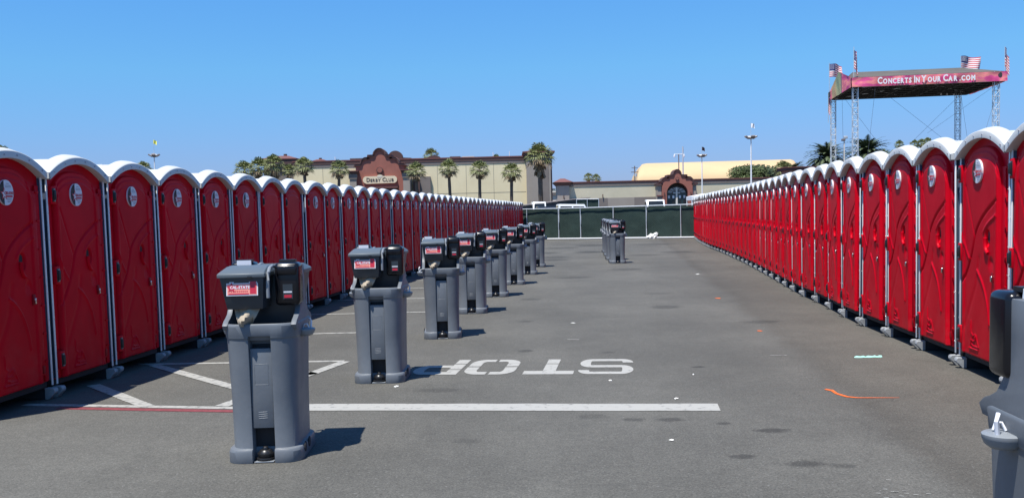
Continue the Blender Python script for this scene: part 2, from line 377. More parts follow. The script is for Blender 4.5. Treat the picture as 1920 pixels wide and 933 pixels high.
def smallcaps(s, words, size, m, base, ratio=0.78, bold=0.0, ext=0.01, ux=Vector((1, 0, 0)), gap=0.30, rot=None, fit=0, kz=None):
    """words with a large first letter, laid out left to right from base"""
    x = 0.0; n0 = len(s.v)
    for w in words:
        for i, ch in enumerate(w):
            sz = size * (1.0 if (i == 0 and ch != '.' and w[0].isupper()) else ratio)
            cu = sz * 0.70
            T = Matrix.Translation(base + ux * x + Vector((0, 0, sz * 0.36))) @ rot @ FRONT
            wd = text_geo(s, ch if i == 0 else ch.upper(), sz, m, T, bold, ext, align='LEFT')
            x += wd + size * 0.10
        x += size * gap
    x -= size * (gap + .10)
    if fit:
        k = fit / x
        for q in range(n0, len(s.v)):
            v = Vector(s.v[q]) - base; s.v[q] = (base.x + v.x * k, base.y + v.y, base.z + v.z * (k if kz is None else kz))
    return x

# ------------------------------------------------------------------ ground and paint
g = MB(); g.quad((-900, -60, 0), (900, -60, 0), (900, 1800, 0), (-900, 1800, 0), 'asphalt')
tag(g.build('ground', smooth=False), kind='structure')

E1 = Vector((0.9925, -0.1225, 0)); E2 = Vector((0.1225, 0.9925, 0))       # painted grid axes
def strip(s, a, b, w, m, z=0.004):
    a = Vector((*a, z)); b = Vector((*b, z)); t = (b - a).normalized(); n = Vector((-t.y, t.x, 0)) * (w / 2)
    L_ = (b - a).length; k = max(1, int(L_ / 0.25)); lo = []; hi = []
    for i in range(k + 1):
        p = a + t * (L_ * i / k); lo.append(p - n * (1 + random.uniform(-.05, .05))); hi.append(p + n * (1 + random.uniform(-.05, .05)))
    s.add(lo + hi, [(i, i + 1, k + 2 + i, k + 1 + i) for i in range(k)], m)
def road(name, mb): return tag(mb.build(name, smooth=False, fix=False), kind='structure')
b_ = MB(); strip(b_, (-2.0, 8.44), (1.69, 7.985), 0.30, 'paint'); road('stop_bar', b_)
b_ = MB(); strip(b_, (-4.5, 8.86), (-2.0, 8.35 + .02), 0.10, 'paint2'); road('hatch_edge_line', b_)
b_ = MB(); strip(b_, (-4.1, 8.66), (-2.0, 8.235), 0.10, 'redpaint', 0.003); road('red_kerb_line', b_)
b_ = MB(); strip(b_, (-4.35, 11.24), (-1.95, 11.11), 0.10, 'paint2'); road('hatch_top_line', b_)
b_ = MB()
for a, c in (((-4.30, 9.86), (-3.28, 8.62)), ((-4.16, 11.16), (-2.28, 8.95)), ((-3.0, 11.1), (-2.1, 10.2)), ((-1.93, 11.07), (-2.6, 8.55))):
    strip(b_, a, c, 0.13, 'paint2', 0.0055)
road('hatch_lines', b_)
b_ = MB()
for k, (y, xe) in enumerate([(13.84, -2.10), (16.62, -1.35), (19.4, -1.45), (22.14, -1.05)] + [(24.85 + 2.72 * i, -0.75 + 0.32 * i) for i in range(13)]):
    strip(b_, (xe - 2.6, y + .02), (xe, y - .10 if k > 3 else y), 0.10, 'paint2')
road('parking_bay_lines', b_)

# STOP, stencil letters, read from the far side
O_ = Vector((1.325, 10.735, 0.004)); UL = -E1; UV = -E2
def stencil(s, x0, w, polys):
    for poly in polys:
        pts = [O_ + UL * (x0 + px_ * w) + UV * (py_ * 1.0) for px_, py_ in poly]
        s.add(pts, [tuple(range(len(pts)))], 'paint')
def ring(cx, cy, rx, ry, tx, ty, a0, a1, n=10):
    o = [(cx + rx * math.cos(R(a0 + (a1 - a0) * i / n)), cy + ry * math.sin(R(a0 + (a1 - a0) * i / n))) for i in range(n + 1)]
    i_ = [(cx + (rx - tx) * math.cos(R(a0 + (a1 - a0) * i / n)), cy + (ry - ty) * math.sin(R(a0 + (a1 - a0) * i / n))) for i in range(n + 1)]
    return [[o[k], o[k + 1], i_[k + 1], i_[k]] for k in range(n)]
def sq(x0, x1, y0, y1): return [[(x0, y0), (x1, y0), (x1, y1), (x0, y1)]]
st = MB()
S_ = []
tx, ty = .20, .15
S_ += sq(.22, .78, 0, ty) + sq(.22, .78, .425, .575) + sq(.22, .78, 1 - ty, 1)
S_ += ring(.22, .25, .22, .25, tx, ty, 180, 270) + ring(.78, .2875, .22, .2875, tx, ty, -90, 90, 16)
S_ += ring(.22, .7125, .22, .2875, tx, ty, 90, 270, 16) + ring(.78, .75, .22, .25, tx, ty, 0, 90)
stencil(st, 0, .57, S_)
stencil(st, .61, .52, sq(0, 1, .79, 1) + sq(.37, .63, 0, .30) + sq(.37, .63, .335, .79))
Oo = []
for cx, cy, a0 in ((.30, .28, 180), (.70, .28, 270), (.70, .72, 0), (.30, .72, 90)):
    Oo += ring(cx, cy, .30, .28, .24, .16, a0 + (2 if a0 in (180, 0) else 0), a0 + 90)
Oo += sq(0, .24, .28, .475) + sq(0, .24, .525, .72) + sq(.76, 1, .28, .475) + sq(.76, 1, .525, .72) + sq(.30, .47, 0, .16) + sq(.53, .70, 0, .16) + sq(.30, .47, .84, 1) + sq(.53, .70, .84, 1)
stencil(st, 1.23, .54, Oo)
Pp = sq(0, .26, 0, .28) + sq(0, .26, .32, .66) + sq(0, .26, .70, 1) + sq(.26, .72, .84, 1) + sq(.26, .72, .40, .55) + ring(.72, .70, .28, .30, .24, .15, -90, 90, 14)
stencil(st, 1.82, .50, Pp)
road('stop_lettering', st)
# orange survey marks
b_ = MB()
pts = [(2.79, 8.67), (2.83, 8.60), (2.82, 8.45), (2.86, 8.30), (2.93, 8.245), (3.08, 8.225), (3.27, 8.20)]
ws = [.03, .04, .035, .032, .022, .018, .008]
vs = []
for (x, y), w_ in zip(pts, ws): vs += [(x - w_ * .45, y - w_ * .5, .004), (x + w_ * .45, y + w_ * .5, .004)]
b_.add(vs, [(2 * i, 2 * i + 2, 2 * i + 3, 2 * i + 1) for i in range(len(pts) - 1)], 'orange')
for x, y, r_ in ((3.29, 12.95, .04), (3.77, 17.86, .06)):
    b_.add([(x + r_ * math.cos(k) * random.uniform(.6, 1.2), y + 1.5 * r_ * math.sin(k) * random.uniform(.6, 1.2), .004) for k in [i * .628 for i in range(10)]], [tuple(range(10))], 'orange')
road('orange_spray_marks', b_)
b_ = MB(); strip(b_, (2.85, 10.75), (3.03, 10.73), .025, 'paint2'); strip(b_, (.70, 12.55), (.85, 12.5), .03, 'paint2')
for i in range(26):
    x = 2.15 + random.gauss(0, .10) ; y = 5.35 + random.gauss(0, .18)
    strip(b_, (x, y), (x + .025, y - .008), .008, 'paint2')
road('paint_scuffs', b_)

# ------------------------------------------------------------------ portable toilet
HW = 0.57
def arch(u): return 2.130 + 0.168 * (max(0.0, 1 - abs(u) ** 2.15)) ** 1.04
def sstep(a, b, x):
    t = max(0, min(1, (x - a) / (b - a))); return t * t * (3 - 2 * t)
def seg_dist(px_, pz, pl):
    d = 9
    for (ax, az), (bx, bz) in zip(pl, pl[1:]):
        vx, vz = bx - ax, bz - az; t = max(0, min(1, ((px_ - ax) * vx + (pz - az) * vz) / (vx * vx + vz * vz + 1e-9)))
        d = min(d, math.hypot(px_ - ax - vx * t, pz - az - vz * t))
    return d
def crv(a, b, c, n=12):   # quadratic through a (control b) to c
    return [((1 - t) ** 2 * a[0] + 2 * t * (1 - t) * b[0] + t * t * c[0], (1 - t) ** 2 * a[1] + 2 * t * (1 - t) * b[1] + t * t * c[1]) for t in [i / n for i in range(n + 1)]]
X_ = lambda f: -0.55 + 1.10 * f
DX0, DX1 = -0.440, 0.365
big_s = crv((X_(.80), 1.66), (X_(.45), 1.50), (X_(.37), 1.33)) + crv((X_(.37), 1.33), (X_(.30), 1.08), (X_(.12), .88))[1:]
arc2 = crv((X_(.80), 1.52), (X_(.60), 1.45), (X_(.55), 1.36))
vee = [(X_(.17), 1.80), (X_(.36), 1.34)]
lridge = crv((X_(.10), 1.36), (X_(.15), 1.22), (X_(.26), 1.10), 6)
low = crv((X_(.42), 1.0), (X_(.64), .86), (X_(.68), .52))
crease = [(X_(.46), 1.12), (X_(.40), .86), (X_(.13), .40)]
def door_h(x, z):
    t = (x - (DX0 + DX1) / 2) / ((DX1 - DX0) / 2)
    top = door_top(t)
    de = min(x - DX0, DX1 - x, z - 0.17); dt = top - z
    h = 0.012 + 0.014 * sstep(0.0, 0.02, min(de, dt))
    h += 0.010 * sstep(0.045, 0.065, dt) * sstep(1.6, 1.95, z)
    h += 0.008 * sstep(0.10, 0.125, min(dt, 1)) * sstep(1.6, 1.95, z)
    h += -0.012 * sstep(1.96, 1.6, z) * 0 + 0.018 * (1 - sstep(1.6, 1.95, z))
    h -= 0.010 * sstep(0.05, 0.075, min(x - DX0, DX1 - x))
    d = seg_dist(x, z, big_s); h -= 0.016 * math.exp(-(d / 0.013) ** 2)
    for pl, k, w in ((arc2, 0.009, .014), (lridge, 0.010, .013), (low, 0.012, .013)):
        d = seg_dist(x, z, pl); h += k * math.exp(-(d / w) ** 2)
    d = seg_dist(x, z, vee); h -= 0.006 * math.exp(-(d / .012) ** 2)
    d = seg_dist(x, z, crease); h -= 0.005 * math.exp(-(d / .03) ** 2)
    # emblem plaque
    for pl in EMB:
        d = seg_dist(x, z, pl)
        if d < .03: h += 0.009 * math.exp(-(d / .0065) ** 2)
    # handle pocket
    e = math.hypot((x - X_(.63)) / .055, (z - 1.315) / .085); h -= 0.026 * (1 - sstep(.75, 1.05, e))
    e = math.hypot((x - X_(.70)) / .06, (z - 1.06) / .09); h -= 0.014 * (1 - sstep(.5, 1.1, e)) * sstep(.98, 1.14, z)
    return h
ex, ez = X_(.37), .36
EMB = [[(ex - .10, ez - .11), (ex + .10, ez - .11)], [(ex - .02, ez - .085), (ex + .11, ez - .085), (ex + .05, ez + .02), (ex + .035, ez - .01)],
       [(ex - .075, ez + .15), (ex - .07, ez + .04), (ex - .02, ez + .01), (ex + .03, ez + .03), (ex + .04, ez - .02), (ex - .01, ez - .04), (ex - .055, ez - .03), (ex - .06, ez - .07), (ex - .02, ez - .075)],
       [(ex - .10, ez - .11), (ex - .045, ez + .0)]]
def door_top(t): return 1.915 + 0.245 * (max(0.0, 1 - abs(t) ** 2.5)) ** (1 / 1.9)

def make_toilet():
    root = empty('portable_toilet')
    # skids
    for sx_ in (-1, 1):
        s = MB()
        xa, xb = sx_ * .524 - .035, sx_ * .524 + .035
        prof = [(-.01, 0), (.03, 0), (.03, .108), (-.055, .108), (-.070, .092), (-.070, .062), (-.048, .044)]
        s.loft([[(xa, y, z) for y, z in prof], [(xb, y, z) for y, z in prof]], 'skid')
        s.box(xa + .015, xb - .015, -.074, -.066, .070, .084, 'skid')
        s.box(xa + .01, xb - .01, .0302, 1.2, 0, .10, 'under')  # rear of the skid coloured near black as the shade below the cabin
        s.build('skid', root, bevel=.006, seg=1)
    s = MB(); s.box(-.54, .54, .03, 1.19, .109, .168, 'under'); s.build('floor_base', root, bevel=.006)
    # cabin body: arched prism with shallow ribs on the frame
    n = 24
    us = [-1 + 2 * i / n for i in range(n + 1)]
    poly = [(-.535, .17), (.535, .17)] + [(.535 * u, arch(u * .94) - .050) for u in reversed(us)]
    s = MB(); s.prism(poly, 0.012, 1.17, 'red')
    s.box(.375, .455, -.012, .011, .24, 1.95, 'red'); s.box(.462, .522, -.004, .011, .18, 2.0, 'red')
    for k in range(7): s.box(.448, .500, -.020, -.0122, .36 + k * .262, .375 + k * .262, 'red')
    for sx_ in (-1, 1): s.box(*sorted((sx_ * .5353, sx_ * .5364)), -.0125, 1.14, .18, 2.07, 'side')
    s.box(-.530, -.452, -.008, .011, .18, 1.98, 'red')
    s.box(.40, .44, -.024, -.0122, .26, .33, 'red_dark')
    s.build('cabin', root, bevel=.006, seg=2)
    # corner posts
    for sx_ in (-1, 1):
        s = MB(); a, b = sorted((sx_ * .5365, sx_ * .560)); s.box(a, b, -.024, -.013, .13, 2.078, 'post')
        for k in range(8): s.cyl((sx_ * .549, -.026, .25 + k * .25), .006, .006, 'chrome', 6, axis='y')
        s.build('corner_post', root, bevel=.004)
    # roof
    s = MB(); nu = 28
    ys = [(-.075, -.008), (-.070, .0), (-.04, .010), (.01, .028), (.045, .032), (.070, .022), (.088, -.004), (.108, -.010), (.40, -.006), (.70, .0), (.80, .004), (.83, .022), (.86, .040), (1.0, .046), (1.12, .042), (1.19, .026), (1.25, -.01), (1.255, -.02)]
    def rz(u, off):
        k = max(0, 1 - abs(u) ** 8)
        return arch(u) + off * (0.35 + .65 * k)
    vs = []
    for y, off in ys:
        for i in range(nu + 1):
            u = -1 + 2 * i / nu; vs.append((u * HW, y, rz(u, off)))
    fs = [(j * (nu + 1) + i, j * (nu + 1) + i + 1, (j + 1) * (nu + 1) + i + 1, (j + 1) * (nu + 1) + i) for j in range(len(ys) - 1) for i in range(nu)]
    k0 = len(vs)
    # underside rim at front, inner face and eaves
    def row(y, dz, sc=1.0): 
        r = [((-1 + 2 * i / nu) * HW * sc, y, arch(-1 + 2 * i / nu) - dz) for i in range(nu + 1)]; return r
    for y, dz, sc in ((-.075, .066, .985), (-.062, .070, .98), (.02, .058, .975), (1.20, .058, .975), (1.255, .058, .985)): vs += row(y, dz, sc)
    def link(a, b): return [(a + i + 1, a + i, b + i, b + i + 1) for i in range(nu)]
    fs += link(0, k0)                                    # fascia
    for j in range(4): fs += link(k0 + j * (nu + 1), k0 + (j + 1) * (nu + 1))
    fs += [(k0 + 4 * (nu + 1) + i + 1, k0 + 4 * (nu + 1) + i, (len(ys) - 1) * (nu + 1) + i, (len(ys) - 1) * (nu + 1) + i + 1) for i in range(nu)]
    s.add(vs, fs, 'white')
    for sx_ in (-1, 1): s.box(*(sorted((sx_ * .555, sx_ * .578))), -.070, 1.25, 2.072, 2.128, 'white')
    s.box(-.05, .05, .9, 1.0, 2.26, 2.37, 'white')
    ro = s.build('roof', root, ang=50, fix=True)
    for u in (-.86, -.5, -.17, .17, .5, .86):
        s = MB(); s.cyl((u * HW, -.0745, arch(u) - .036), .008, .006, 'ink', 6, axis='y')
        s.build('roof_bolt', ro)
    # door
    dr = MB(); nx, nz = 122, 280; vs = []
    for j in range(nz + 1):
        for i in range(nx + 1):
            t = -1 + 2 * i / nx
            if abs(t) == 1: tt = t
            else: tt = t
            x = (DX0 + DX1) / 2 + tt * (DX1 - DX0) / 2
            z = .172 + (door_top(tt) - .172) * j / nz
            edge = i in (0, nx) or j in (0, nz)
            vs.append((x, 0.012 if edge else -door_h(x, z) - .004, z))
    fs = [(j * (nx + 1) + i, j * (nx + 1) + i + 1, (j + 1) * (nx + 1) + i + 1, (j + 1) * (nx + 1) + i) for j in range(nz) for i in range(nx)]
    dr.add(vs, fs, 'red')
    door = dr.build('door', root, ang=75, fix=False)
    for z in (1.92, 1.16, .35):
        s = MB(); s.box(-.522, -.438, -.052, .01, z - .085, z + .085, 'red')
        s.box(-.508, -.458, -.059, -.030, z - .064, z + .064, 'black')
        s.cyl((-.483, -.062, z - .045), .017, .09, 'black', 10)
        s.box(-.492, -.474, -.066, -.05, z - .058, z - .050, 'chrome'); s.box(-.492, -.474, -.066, -.05, z + .050, z + .058, 'chrome')
        s.build('hinge', door, bevel=.004)
    s = MB()   # crescent pull under the dark pocket
    pl = crv((X_(.60), 1.315), (X_(.585), 1.20), (X_(.66), 1.175), 8)
    s.tube([(x, -.044, z) for x, z in pl], .020, 'red', 8, .016)
    s.box(X_(.63) - .035, X_(.63) + .035, -.0165, -.010, 1.27, 1.38, 'under')
    s.build('handle', door)
    s = MB(); s.box(X_(.755) - .022, X_(.755) + .022, -.050, -.03, .915, 1.01, 'red_dark'); s.cyl((X_(.755), -.0505, .965), .013, .010, 'chrome', 12, axis='y'); s.box(X_(.755) - .009, X_(.755) + .009, -.066, -.0595, .925, .975, 'chrome')
    s.build('latch', door, bevel=.003)
    # round sticker
    s = MB(); cx, cz, r_ = X_(.44), 1.930, .110; y = -.054
    def disc(x0, x1, m, yy):
        n_ = 20; pts = []
        a = [x0 + (x1 - x0) * i / n_ for i in range(n_ + 1)]
        top = [(cx + q, yy, cz + math.sqrt(max(0, r_ * r_ - q * q))) for q in a]; bot = [(cx + q, yy, cz - math.sqrt(max(0, r_ * r_ - q * q))) for q in a]
        s.add(top + bot, [(n_ + 1 + i, n_ + 2 + i, i + 1, i) for i in range(n_)], m)
    disc(-r_, -.030, 'sticker_d', y); disc(-.030, r_, 'sticker_w', y)
    def star(c, r1, m, yy):
        pts = [(c[0], yy, c[1])]
        for k in range(10):
            a = PI / 2 + k * PI / 5; q = r1 if k % 2 == 0 else r1 * .42; pts.append((c[0] + q * math.cos(a), yy, c[1] + q * math.sin(a)))
        s.add(pts, [(0, 1 + k, 1 + (k + 1) % 10) for k in range(10)], m)
    star((cx - .030, cz - .012), .062, 'sticker_r', y - .001); star((cx - .030, cz - .012), .042, 'sticker_w', y - .002)
    s.box(cx - .015, cx + .088, y - .004, y - .003, cz - .040, cz - .024, 'sticker_r')
    text_geo(s, 'CAL-STATE', .030, 'sticker_r', front(cx + .040, y - .0045, cz - .005), .0012, .0005)
    for zz, x0, x1 in ((.075, 0, .04), (.058, -.02, .07), (.045, -.015, .075), (-.055, .0, .075), (-.070, .01, .07), (-.084, .01, .05)):
        s.box(cx + x0, cx + x1, y - .003, y - .0022, cz + zz, cz + zz + .005, 'ink')
    # rim that joins the disc to the door
    s.loft([[(cx + r_ * math.cos(a), yy, cz + r_ * math.sin(a)) for a in [2 * PI * i / 32 for i in range(32)]] for yy in (y, -.030)], 'sticker_w', False, False)
    s.build('sticker', door, smooth=False, fix=False)
    return root

proto = make_toilet(); TK = kidmap(proto); used = [False]
def place_toilet(x, y, rz, label, group, lod=0, sticker=True, sp=1.17):
    if not used[0]:
        used[0] = True; o = proto
    else:
        def keep(c):
            nm = c.name.split('.')[0]
            if lod >= 1 and nm in ('roof_bolt', 'latch'): return False
            if lod >= 2 and nm in ('handle', 'floor_base'): return False
            if not sticker and nm == 'sticker': return False
            return True
        o = copy_tree(proto, None, keep, TK)
    o.location = (x, y, 0); o.rotation_euler = (0, 0, rz)
    if random.random() < .8: o.rotation_euler = (random.gauss(0, .0045), random.gauss(0, .0045), rz + random.gauss(0, .010))
    o.scale = (max(.98, min(1.11, (sp - .035) / 1.14)), 1, 1)
    tag(o, label, 'portable toilet', group)
    return o

def ordn(n): return '%d%s' % (n, 'th' if 10 <= n % 100 <= 20 else {1: 'st', 2: 'nd', 3: 'rd'}.get(n % 10, 'th'))
def lx(y): return 2.62e-4 * y * y + .0815 * y - 5.141
GL = 'red portable toilets in the shaded row on the left'
GR = 'red portable toilets in the sunlit row on the right'
GB = 'portable toilets standing back to back behind the left row'
# boundaries between units, metres along y, near part as in the photograph
bnd = [6.87, 8.03, 9.19, 10.33, 11.49, 12.70, 13.86, 14.97, 16.13, 17.31, 18.54, 19.73, 20.90, 22.10, 23.30, 24.50, 25.75, 26.99, 28.28, 29.52, 30.73, 31.92, 33.12]
while bnd[-1] < 60.0: bnd.append(bnd[-1] + 1.185 + random.uniform(-.03, .03))
bnd[-1] = 60.75
units = [((a + b) / 2, b - a) for a, b in zip(bnd, bnd[1:])]
nL = len(units)
for i, (y, w_) in enumerate(units):
    if i == 0: continue          # wholly outside the frame
    sl_ = 2 * 2.62e-4 * y + .0815
    rz = PI / 2 - math.atan(sl_)          # front (-y) turns to +x
    x = lx(y) + random.uniform(-.012, .012)
    k = i; kk = nL - i
    if i == 1: lab = 'shaded red portable toilet cut off by the left edge of the photo'
    elif i in (7, 8): lab = 'shaded red portable toilet without door sticker, %s of the two bare ones' % ('nearer' if i == 7 else 'farther')
    elif kk == 1: lab = 'last shaded red portable toilet of the left row, beside the green fence'
    elif kk <= 20: lab = 'narrow distant red portable toilet in left row, %s from the green fence' % ordn(kk)
    else: lab = 'shaded red portable toilet with round door sticker, %s from the near end of left row' % ordn(k)
    place_toilet(x, y, rz, lab, GL, 0 if i < 12 else (1 if i < 24 else 2), sticker=i not in (7, 8), sp=w_ - .015)
# second row behind, facing away
for i, (y, w_) in enumerate(units[:14]):
    if i == 0: continue
    sl_ = 2 * 2.62e-4 * y + .0815; rz = -PI / 2 - math.atan(sl_)
    x = lx(y) - 2.62
    place_toilet(x, y + .28, rz, 'white toilet roof peeping up behind the %s portable toilet of the left row' % ordn(i), GB, 2)

# right row: fronts follow a bending line
RP = [(4.15, 7.2), (4.36, 8.62), (4.50, 9.8), (4.60, 10.98), (4.69, 12.1), (4.78, 13.2), (5.0, 15.0), (5.16, 16.14), (5.30, 17.4), (5.44, 18.55), (5.62, 19.8), (5.83, 21.2), (6.04, 22.6), (6.43, 25.3), (6.88, 28.5), (7.25, 31.4), (7.55, 33.8), (7.84, 36.2), (8.30, 40.5), (8.80, 44.5), (9.35, 48.5), (9.95, 52.4), (10.62, 56.4)]
def rpos(s_):
    acc = 0
    for (a, b), (c, d) in zip(RP, RP[1:]):
        L_ = math.hypot(c - a, d - b)
        if acc + L_ >= s_: t = (s_ - acc) / L_; return a + (c - a) * t, b + (d - b) * t
        acc += L_
    return None
def s_of_y(y):
    acc = 0
    for (a, b), (c, d) in zip(RP, RP[1:]):
        L_ = math.hypot(c - a, d - b)
        if y <= d: return acc + L_ * (y - b) / (d - b)
        acc += L_
ru = [7.78, 9.07, 10.36, 11.54, 12.68, 13.80, 14.97, 16.10, 17.26, 18.40, 19.56, 20.72]
while ru[-1] < 54.4: ru.append(ru[-1] + 1.155 + random.uniform(-.02, .025))
nR = len(ru)
for i, y in enumerate(ru):
    s0 = s_of_y(y); a = Vector(rpos(s0 - .7) if s0 > .7 else RP[0]); b = Vector(rpos(min(s0 + .7, s_of_y(56.3)))); p = rpos(s0)
    t = (b - a); th = math.atan2(t.x, t.y)     # turn from +y
    rz = -PI / 2 - th
    off = 0.0
    if i == 6: off = .0
    if i in (5,): off = -.02
    k = i + 1; kk = nR - i
    if i == 0: lab = 'sunlit red portable toilet cut off by the right edge of the photo'
    elif kk == 1: lab = 'last sunlit red portable toilet of right row, against the green fence'
    elif i == 1: lab = 'sunlit red portable toilet half hidden behind the black soap dispenser at right edge'
    elif kk <= 20: lab = 'narrow distant red portable toilet in right row, %s from the green fence' % ordn(kk)
    else: lab = 'sunlit red portable toilet with moulded swirl door, %s from the near end of right row' % ordn(k)
    place_toilet(p[0] + off, p[1], rz, lab, GR, 0 if i < 12 else (1 if i < 24 else 2), sp=min(ru[min(i + 1, nR - 1)] - ru[i] or 9, ru[i] - ru[i - 1] if i else 9) + (.02 if i < 3 else 0))


# ------------------------------------------------------------------ hand washing station
def rrect(w, d, r, z, nw=0.0, nd=0.0, n=6, y0=0):
    """rounded rectangle, ccw, with optional notches in the middle of front and back"""
    hw, hd = w / 2, d / 2; pts = []
    def corner(cx, cy, a0):
        for i in range(n + 1):
            a = a0 + PI / 2 * i / n; pts.append((cx + r * math.cos(a), cy + r * math.sin(a), z))
    q = nw / 2 if nw else .07
    pts += [(-q, -hd, z), (-q + .004, -hd + nd, z), (q - .004, -hd + nd, z), (q, -hd, z)]
    corner(hw - r, -hd + r, -PI / 2); corner(hw - r, hd - r, 0)
    pts += [(q, hd, z), (q - .004, hd - nd, z), (-q + .004, hd - nd, z), (-q, hd, z)]
    corner(-hw + r, hd - r, PI / 2); corner(-hw + r, -hd + r, PI)
    return pts
def c2(fn):    # add fn geometry and its half-turn copy
    pass
def make_sink():
    root = empty('hand_washing_station')
    s = MB()
    # foot flange + body + rim + basin
    nw, nd = .150, .10
    L = [rrect(.505, .66, .11, 0, nw, nd), rrect(.505, .66, .11, .075, nw, nd), rrect(.49, .645, .11, .092, nw, nd), rrect(.445, .60, .115, .096, nw, nd),
         rrect(.455, .61, .12, .45, nw, nd), rrect(.480, .630, .125, .83, nw, nd), rrect(.480, .631, .125, .842, nw, nd), rrect(.492, .642, .13, .848, nw, nd), rrect(.493, .643, .13, .858, nw, nd),
         rrect(.495, .645, .13, .862, nw, 0.0), rrect(.508, .656, .135, .930, nw, 0), rrect(.496, .644, .135, .945, nw, 0), rrect(.466, .611, .12, .945, nw, 0), rrect(.455, .60, .11, .930, nw, 0), rrect(.42, .56, .10, .83, nw, 0)]
    s.loft(L, 'grey')
    # spine with cheeks sweeping up from the rim
    cheek = [(-.30, .935), (-.26, .962), (-.21, .978), (-.16, 1.0), (-.115, 1.05), (-.088, 1.10), (-.075, 1.20), (-.068, 1.30), (-.05, 1.325), (.05, 1.325), (.068, 1.30), (.075, 1.20), (.088, 1.10), (.115, 1.05), (.16, 1.0), (.21, .978), (.26, .962), (.30, .935), (.27, .90), (-.27, .90)]
    for sx_ in (-1, 1):
        a, b = sorted((sx_ * .212, sx_ * .247))
        s.loft([[(a, y, z) for y, z in cheek], [(b, y, z) for y, z in cheek]], 'grey')
    body = s.build('body', root, bevel=.007, seg=2, ang=40)
    s = MB(); s.box(-.214, .214, -.046, .046, .80, 1.30, 'slate'); s.build('splash_panel', root, bevel=.01)
    for q in (0, PI):
        T = Matrix.Rotation(q, 4, 'Z')
        def fin(mb, name, par=root, **kw):
            mb.v = [tuple(T @ Vector(v)) for v in mb.v]; return mb.build(name, par, **kw)
        s = MB(); s.box(-.0710, .0710, -.290, -.219, .235, .775, 'grey'); s.box(-.0700, .0700, -.2185, -.2155, .03, .80, 'under')  # dark sheet behind the panel paints the shade deep in the channel
        s.tube([(-.045, -.2895, .53), (.045, -.2895, .53), (.045, -.2895, .67), (-.045, -.2895, .67), (-.045, -.2895, .53)], .0022, 'grey2', 4)
        for k in range(4): s.tube([(-.03, -.290, .30 + k * .014), (.03, -.290, .303 + k * .014)], .0022, 'grey2', 4)
        fin(s, 'front_panel', bevel=.003)
        s = MB(); s.cyl((0, -.262, .012), .062, .018, 'black', 18); s.box(-.066, .066, -.325, -.222, .004, .0115, 'grey2'); s.cyl((0, -.262, .03), .050, .03, 'black', 18, r2=.056); s.cyl((0, -.262, .06), .052, .022, 'black', 18, r2=.034); s.cyl((0, -.262, .082), .022, .02, 'black', 14, r2=.016)
        fin(s, 'foot_pump', bevel=.003)
        # towel bin
        s = MB()
        def rect(x0, x1, y0, y1, z): return [(x0, y0, z), (x1, y0, z), (x1, y1, z), (x0, y1, z)]
        s.loft([rect(-.205, .030, -.30, -.06, 1.045), rect(-.212, .036, -.315, -.06, 1.09), rect(-.238, .052, -.345, -.06, 1.262)], 'slate')
        s.loft([rect(-.250, .062, -.362, -.052, 1.260), rect(-.250, .062, -.362, -.052, 1.284), rect(-.243, .056, -.345, -.052, 1.294), rect(-.228, .045, -.18, -.052, 1.326), rect(-.222, .040, -.060, -.052, 1.330)], 'slate2')
        s.box(-.05, -.02, -.366, -.3622, 1.250, 1.270, 'black')
        bn = fin(s, 'towel_dispenser', bevel=.008)
        s = MB()
        tilt = Matrix.Translation((-.090, -.347, 1.182)) @ Matrix.Rotation(-.16, 4, 'X')
        W_, H_ = .104, .042
        def pl_(x0, x1, z0, z1, y, m): s.box(x0, x1, y - .0008, y, z0, z1, m, T=tilt)
        pl_(-W_, W_, -H_, H_, 0, 'sticker_w'); pl_(.045, .098, .04, .058, 0, 'sticker_w'); pl_(-.085, -.055, .04, .055, 0, 'sticker_w')
        pl_(-W_ + .006, W_ - .006, -H_ + .006, H_ - .006, -.0015, 'sticker_s'); pl_(.052, .092, -.03, .052, -.0025, 'sticker_r')
        pl_(-.09, .045, .004, .024, -.0025, 'sticker_r'); pl_(-.09, .045, -.034, -.026, -.0025, 'sticker_r')
        text_geo(s, 'CAL-STATE', .026, 'sticker_w', tilt @ front(-.015, -.004, .013), .0008, .0005)
        for k in range(9): pl_(-.075 + k * .013, -.068 + k * .013, -.018, -.008, -.0025, 'sticker_r')
        for k in range(10):
            pass
        pts = [Vector((-.07, -.004, .018))]
        for k in range(10):
            a = PI / 2 + k * PI / 5; rr = .036 if k % 2 == 0 else .015; pts.append(Vector((-.07 + rr * math.cos(a), -.004, .012 + rr * math.sin(a))))
        s.add([tilt @ p for p in pts], [(0, 1 + k, 1 + (k + 1) % 10) for k in range(10)], 'sticker_r')
        fin(s, 'sticker', bn, smooth=False)
        s = MB()  # crumpled paper hanging out
        n_ = 7; vs = []
        for j in range(n_):
            for i in range(n_):
                u, v = i / (n_ - 1), j / (n_ - 1)
                x = -.185 + u * .20 + (.5 - u) * v * .12 + random.uniform(-.006, .006); z = 1.06 - v * .13; y_ = -.285 + .035 * math.sin(u * 7 + v * 3) + .03 * math.sin(v * 6 + u * 2) + random.uniform(-.006, .006) - .03 * v
                vs.append((x, y_, z))
        s.add(vs, [(j * n_ + i, (j + 1) * n_ + i, (j + 1) * n_ + i + 1, j * n_ + i + 1) for j in range(n_ - 1) for i in range(n_ - 1)], 'paper')
        fin(s, 'paper_towel', bn, ang=60)
        s = MB(); s.tube([(.076, -.07, 1.315), (.076, -.17, 1.325), (.076, -.25, 1.315), (.076, -.30, 1.285), (.076, -.325, 1.235), (.076, -.330, 1.17), (.076, -.328, 1.12)], .012, 'grey2', 10)
        fin(s, 'grab_bar')
        # soap dispenser
        s = MB(); s.box(.094, .262, -.205, -.050, 1.055, 1.345, 'gloss'); sd = fin(s, 'soap_dispenser', bevel=.028, seg=4, ang=60)
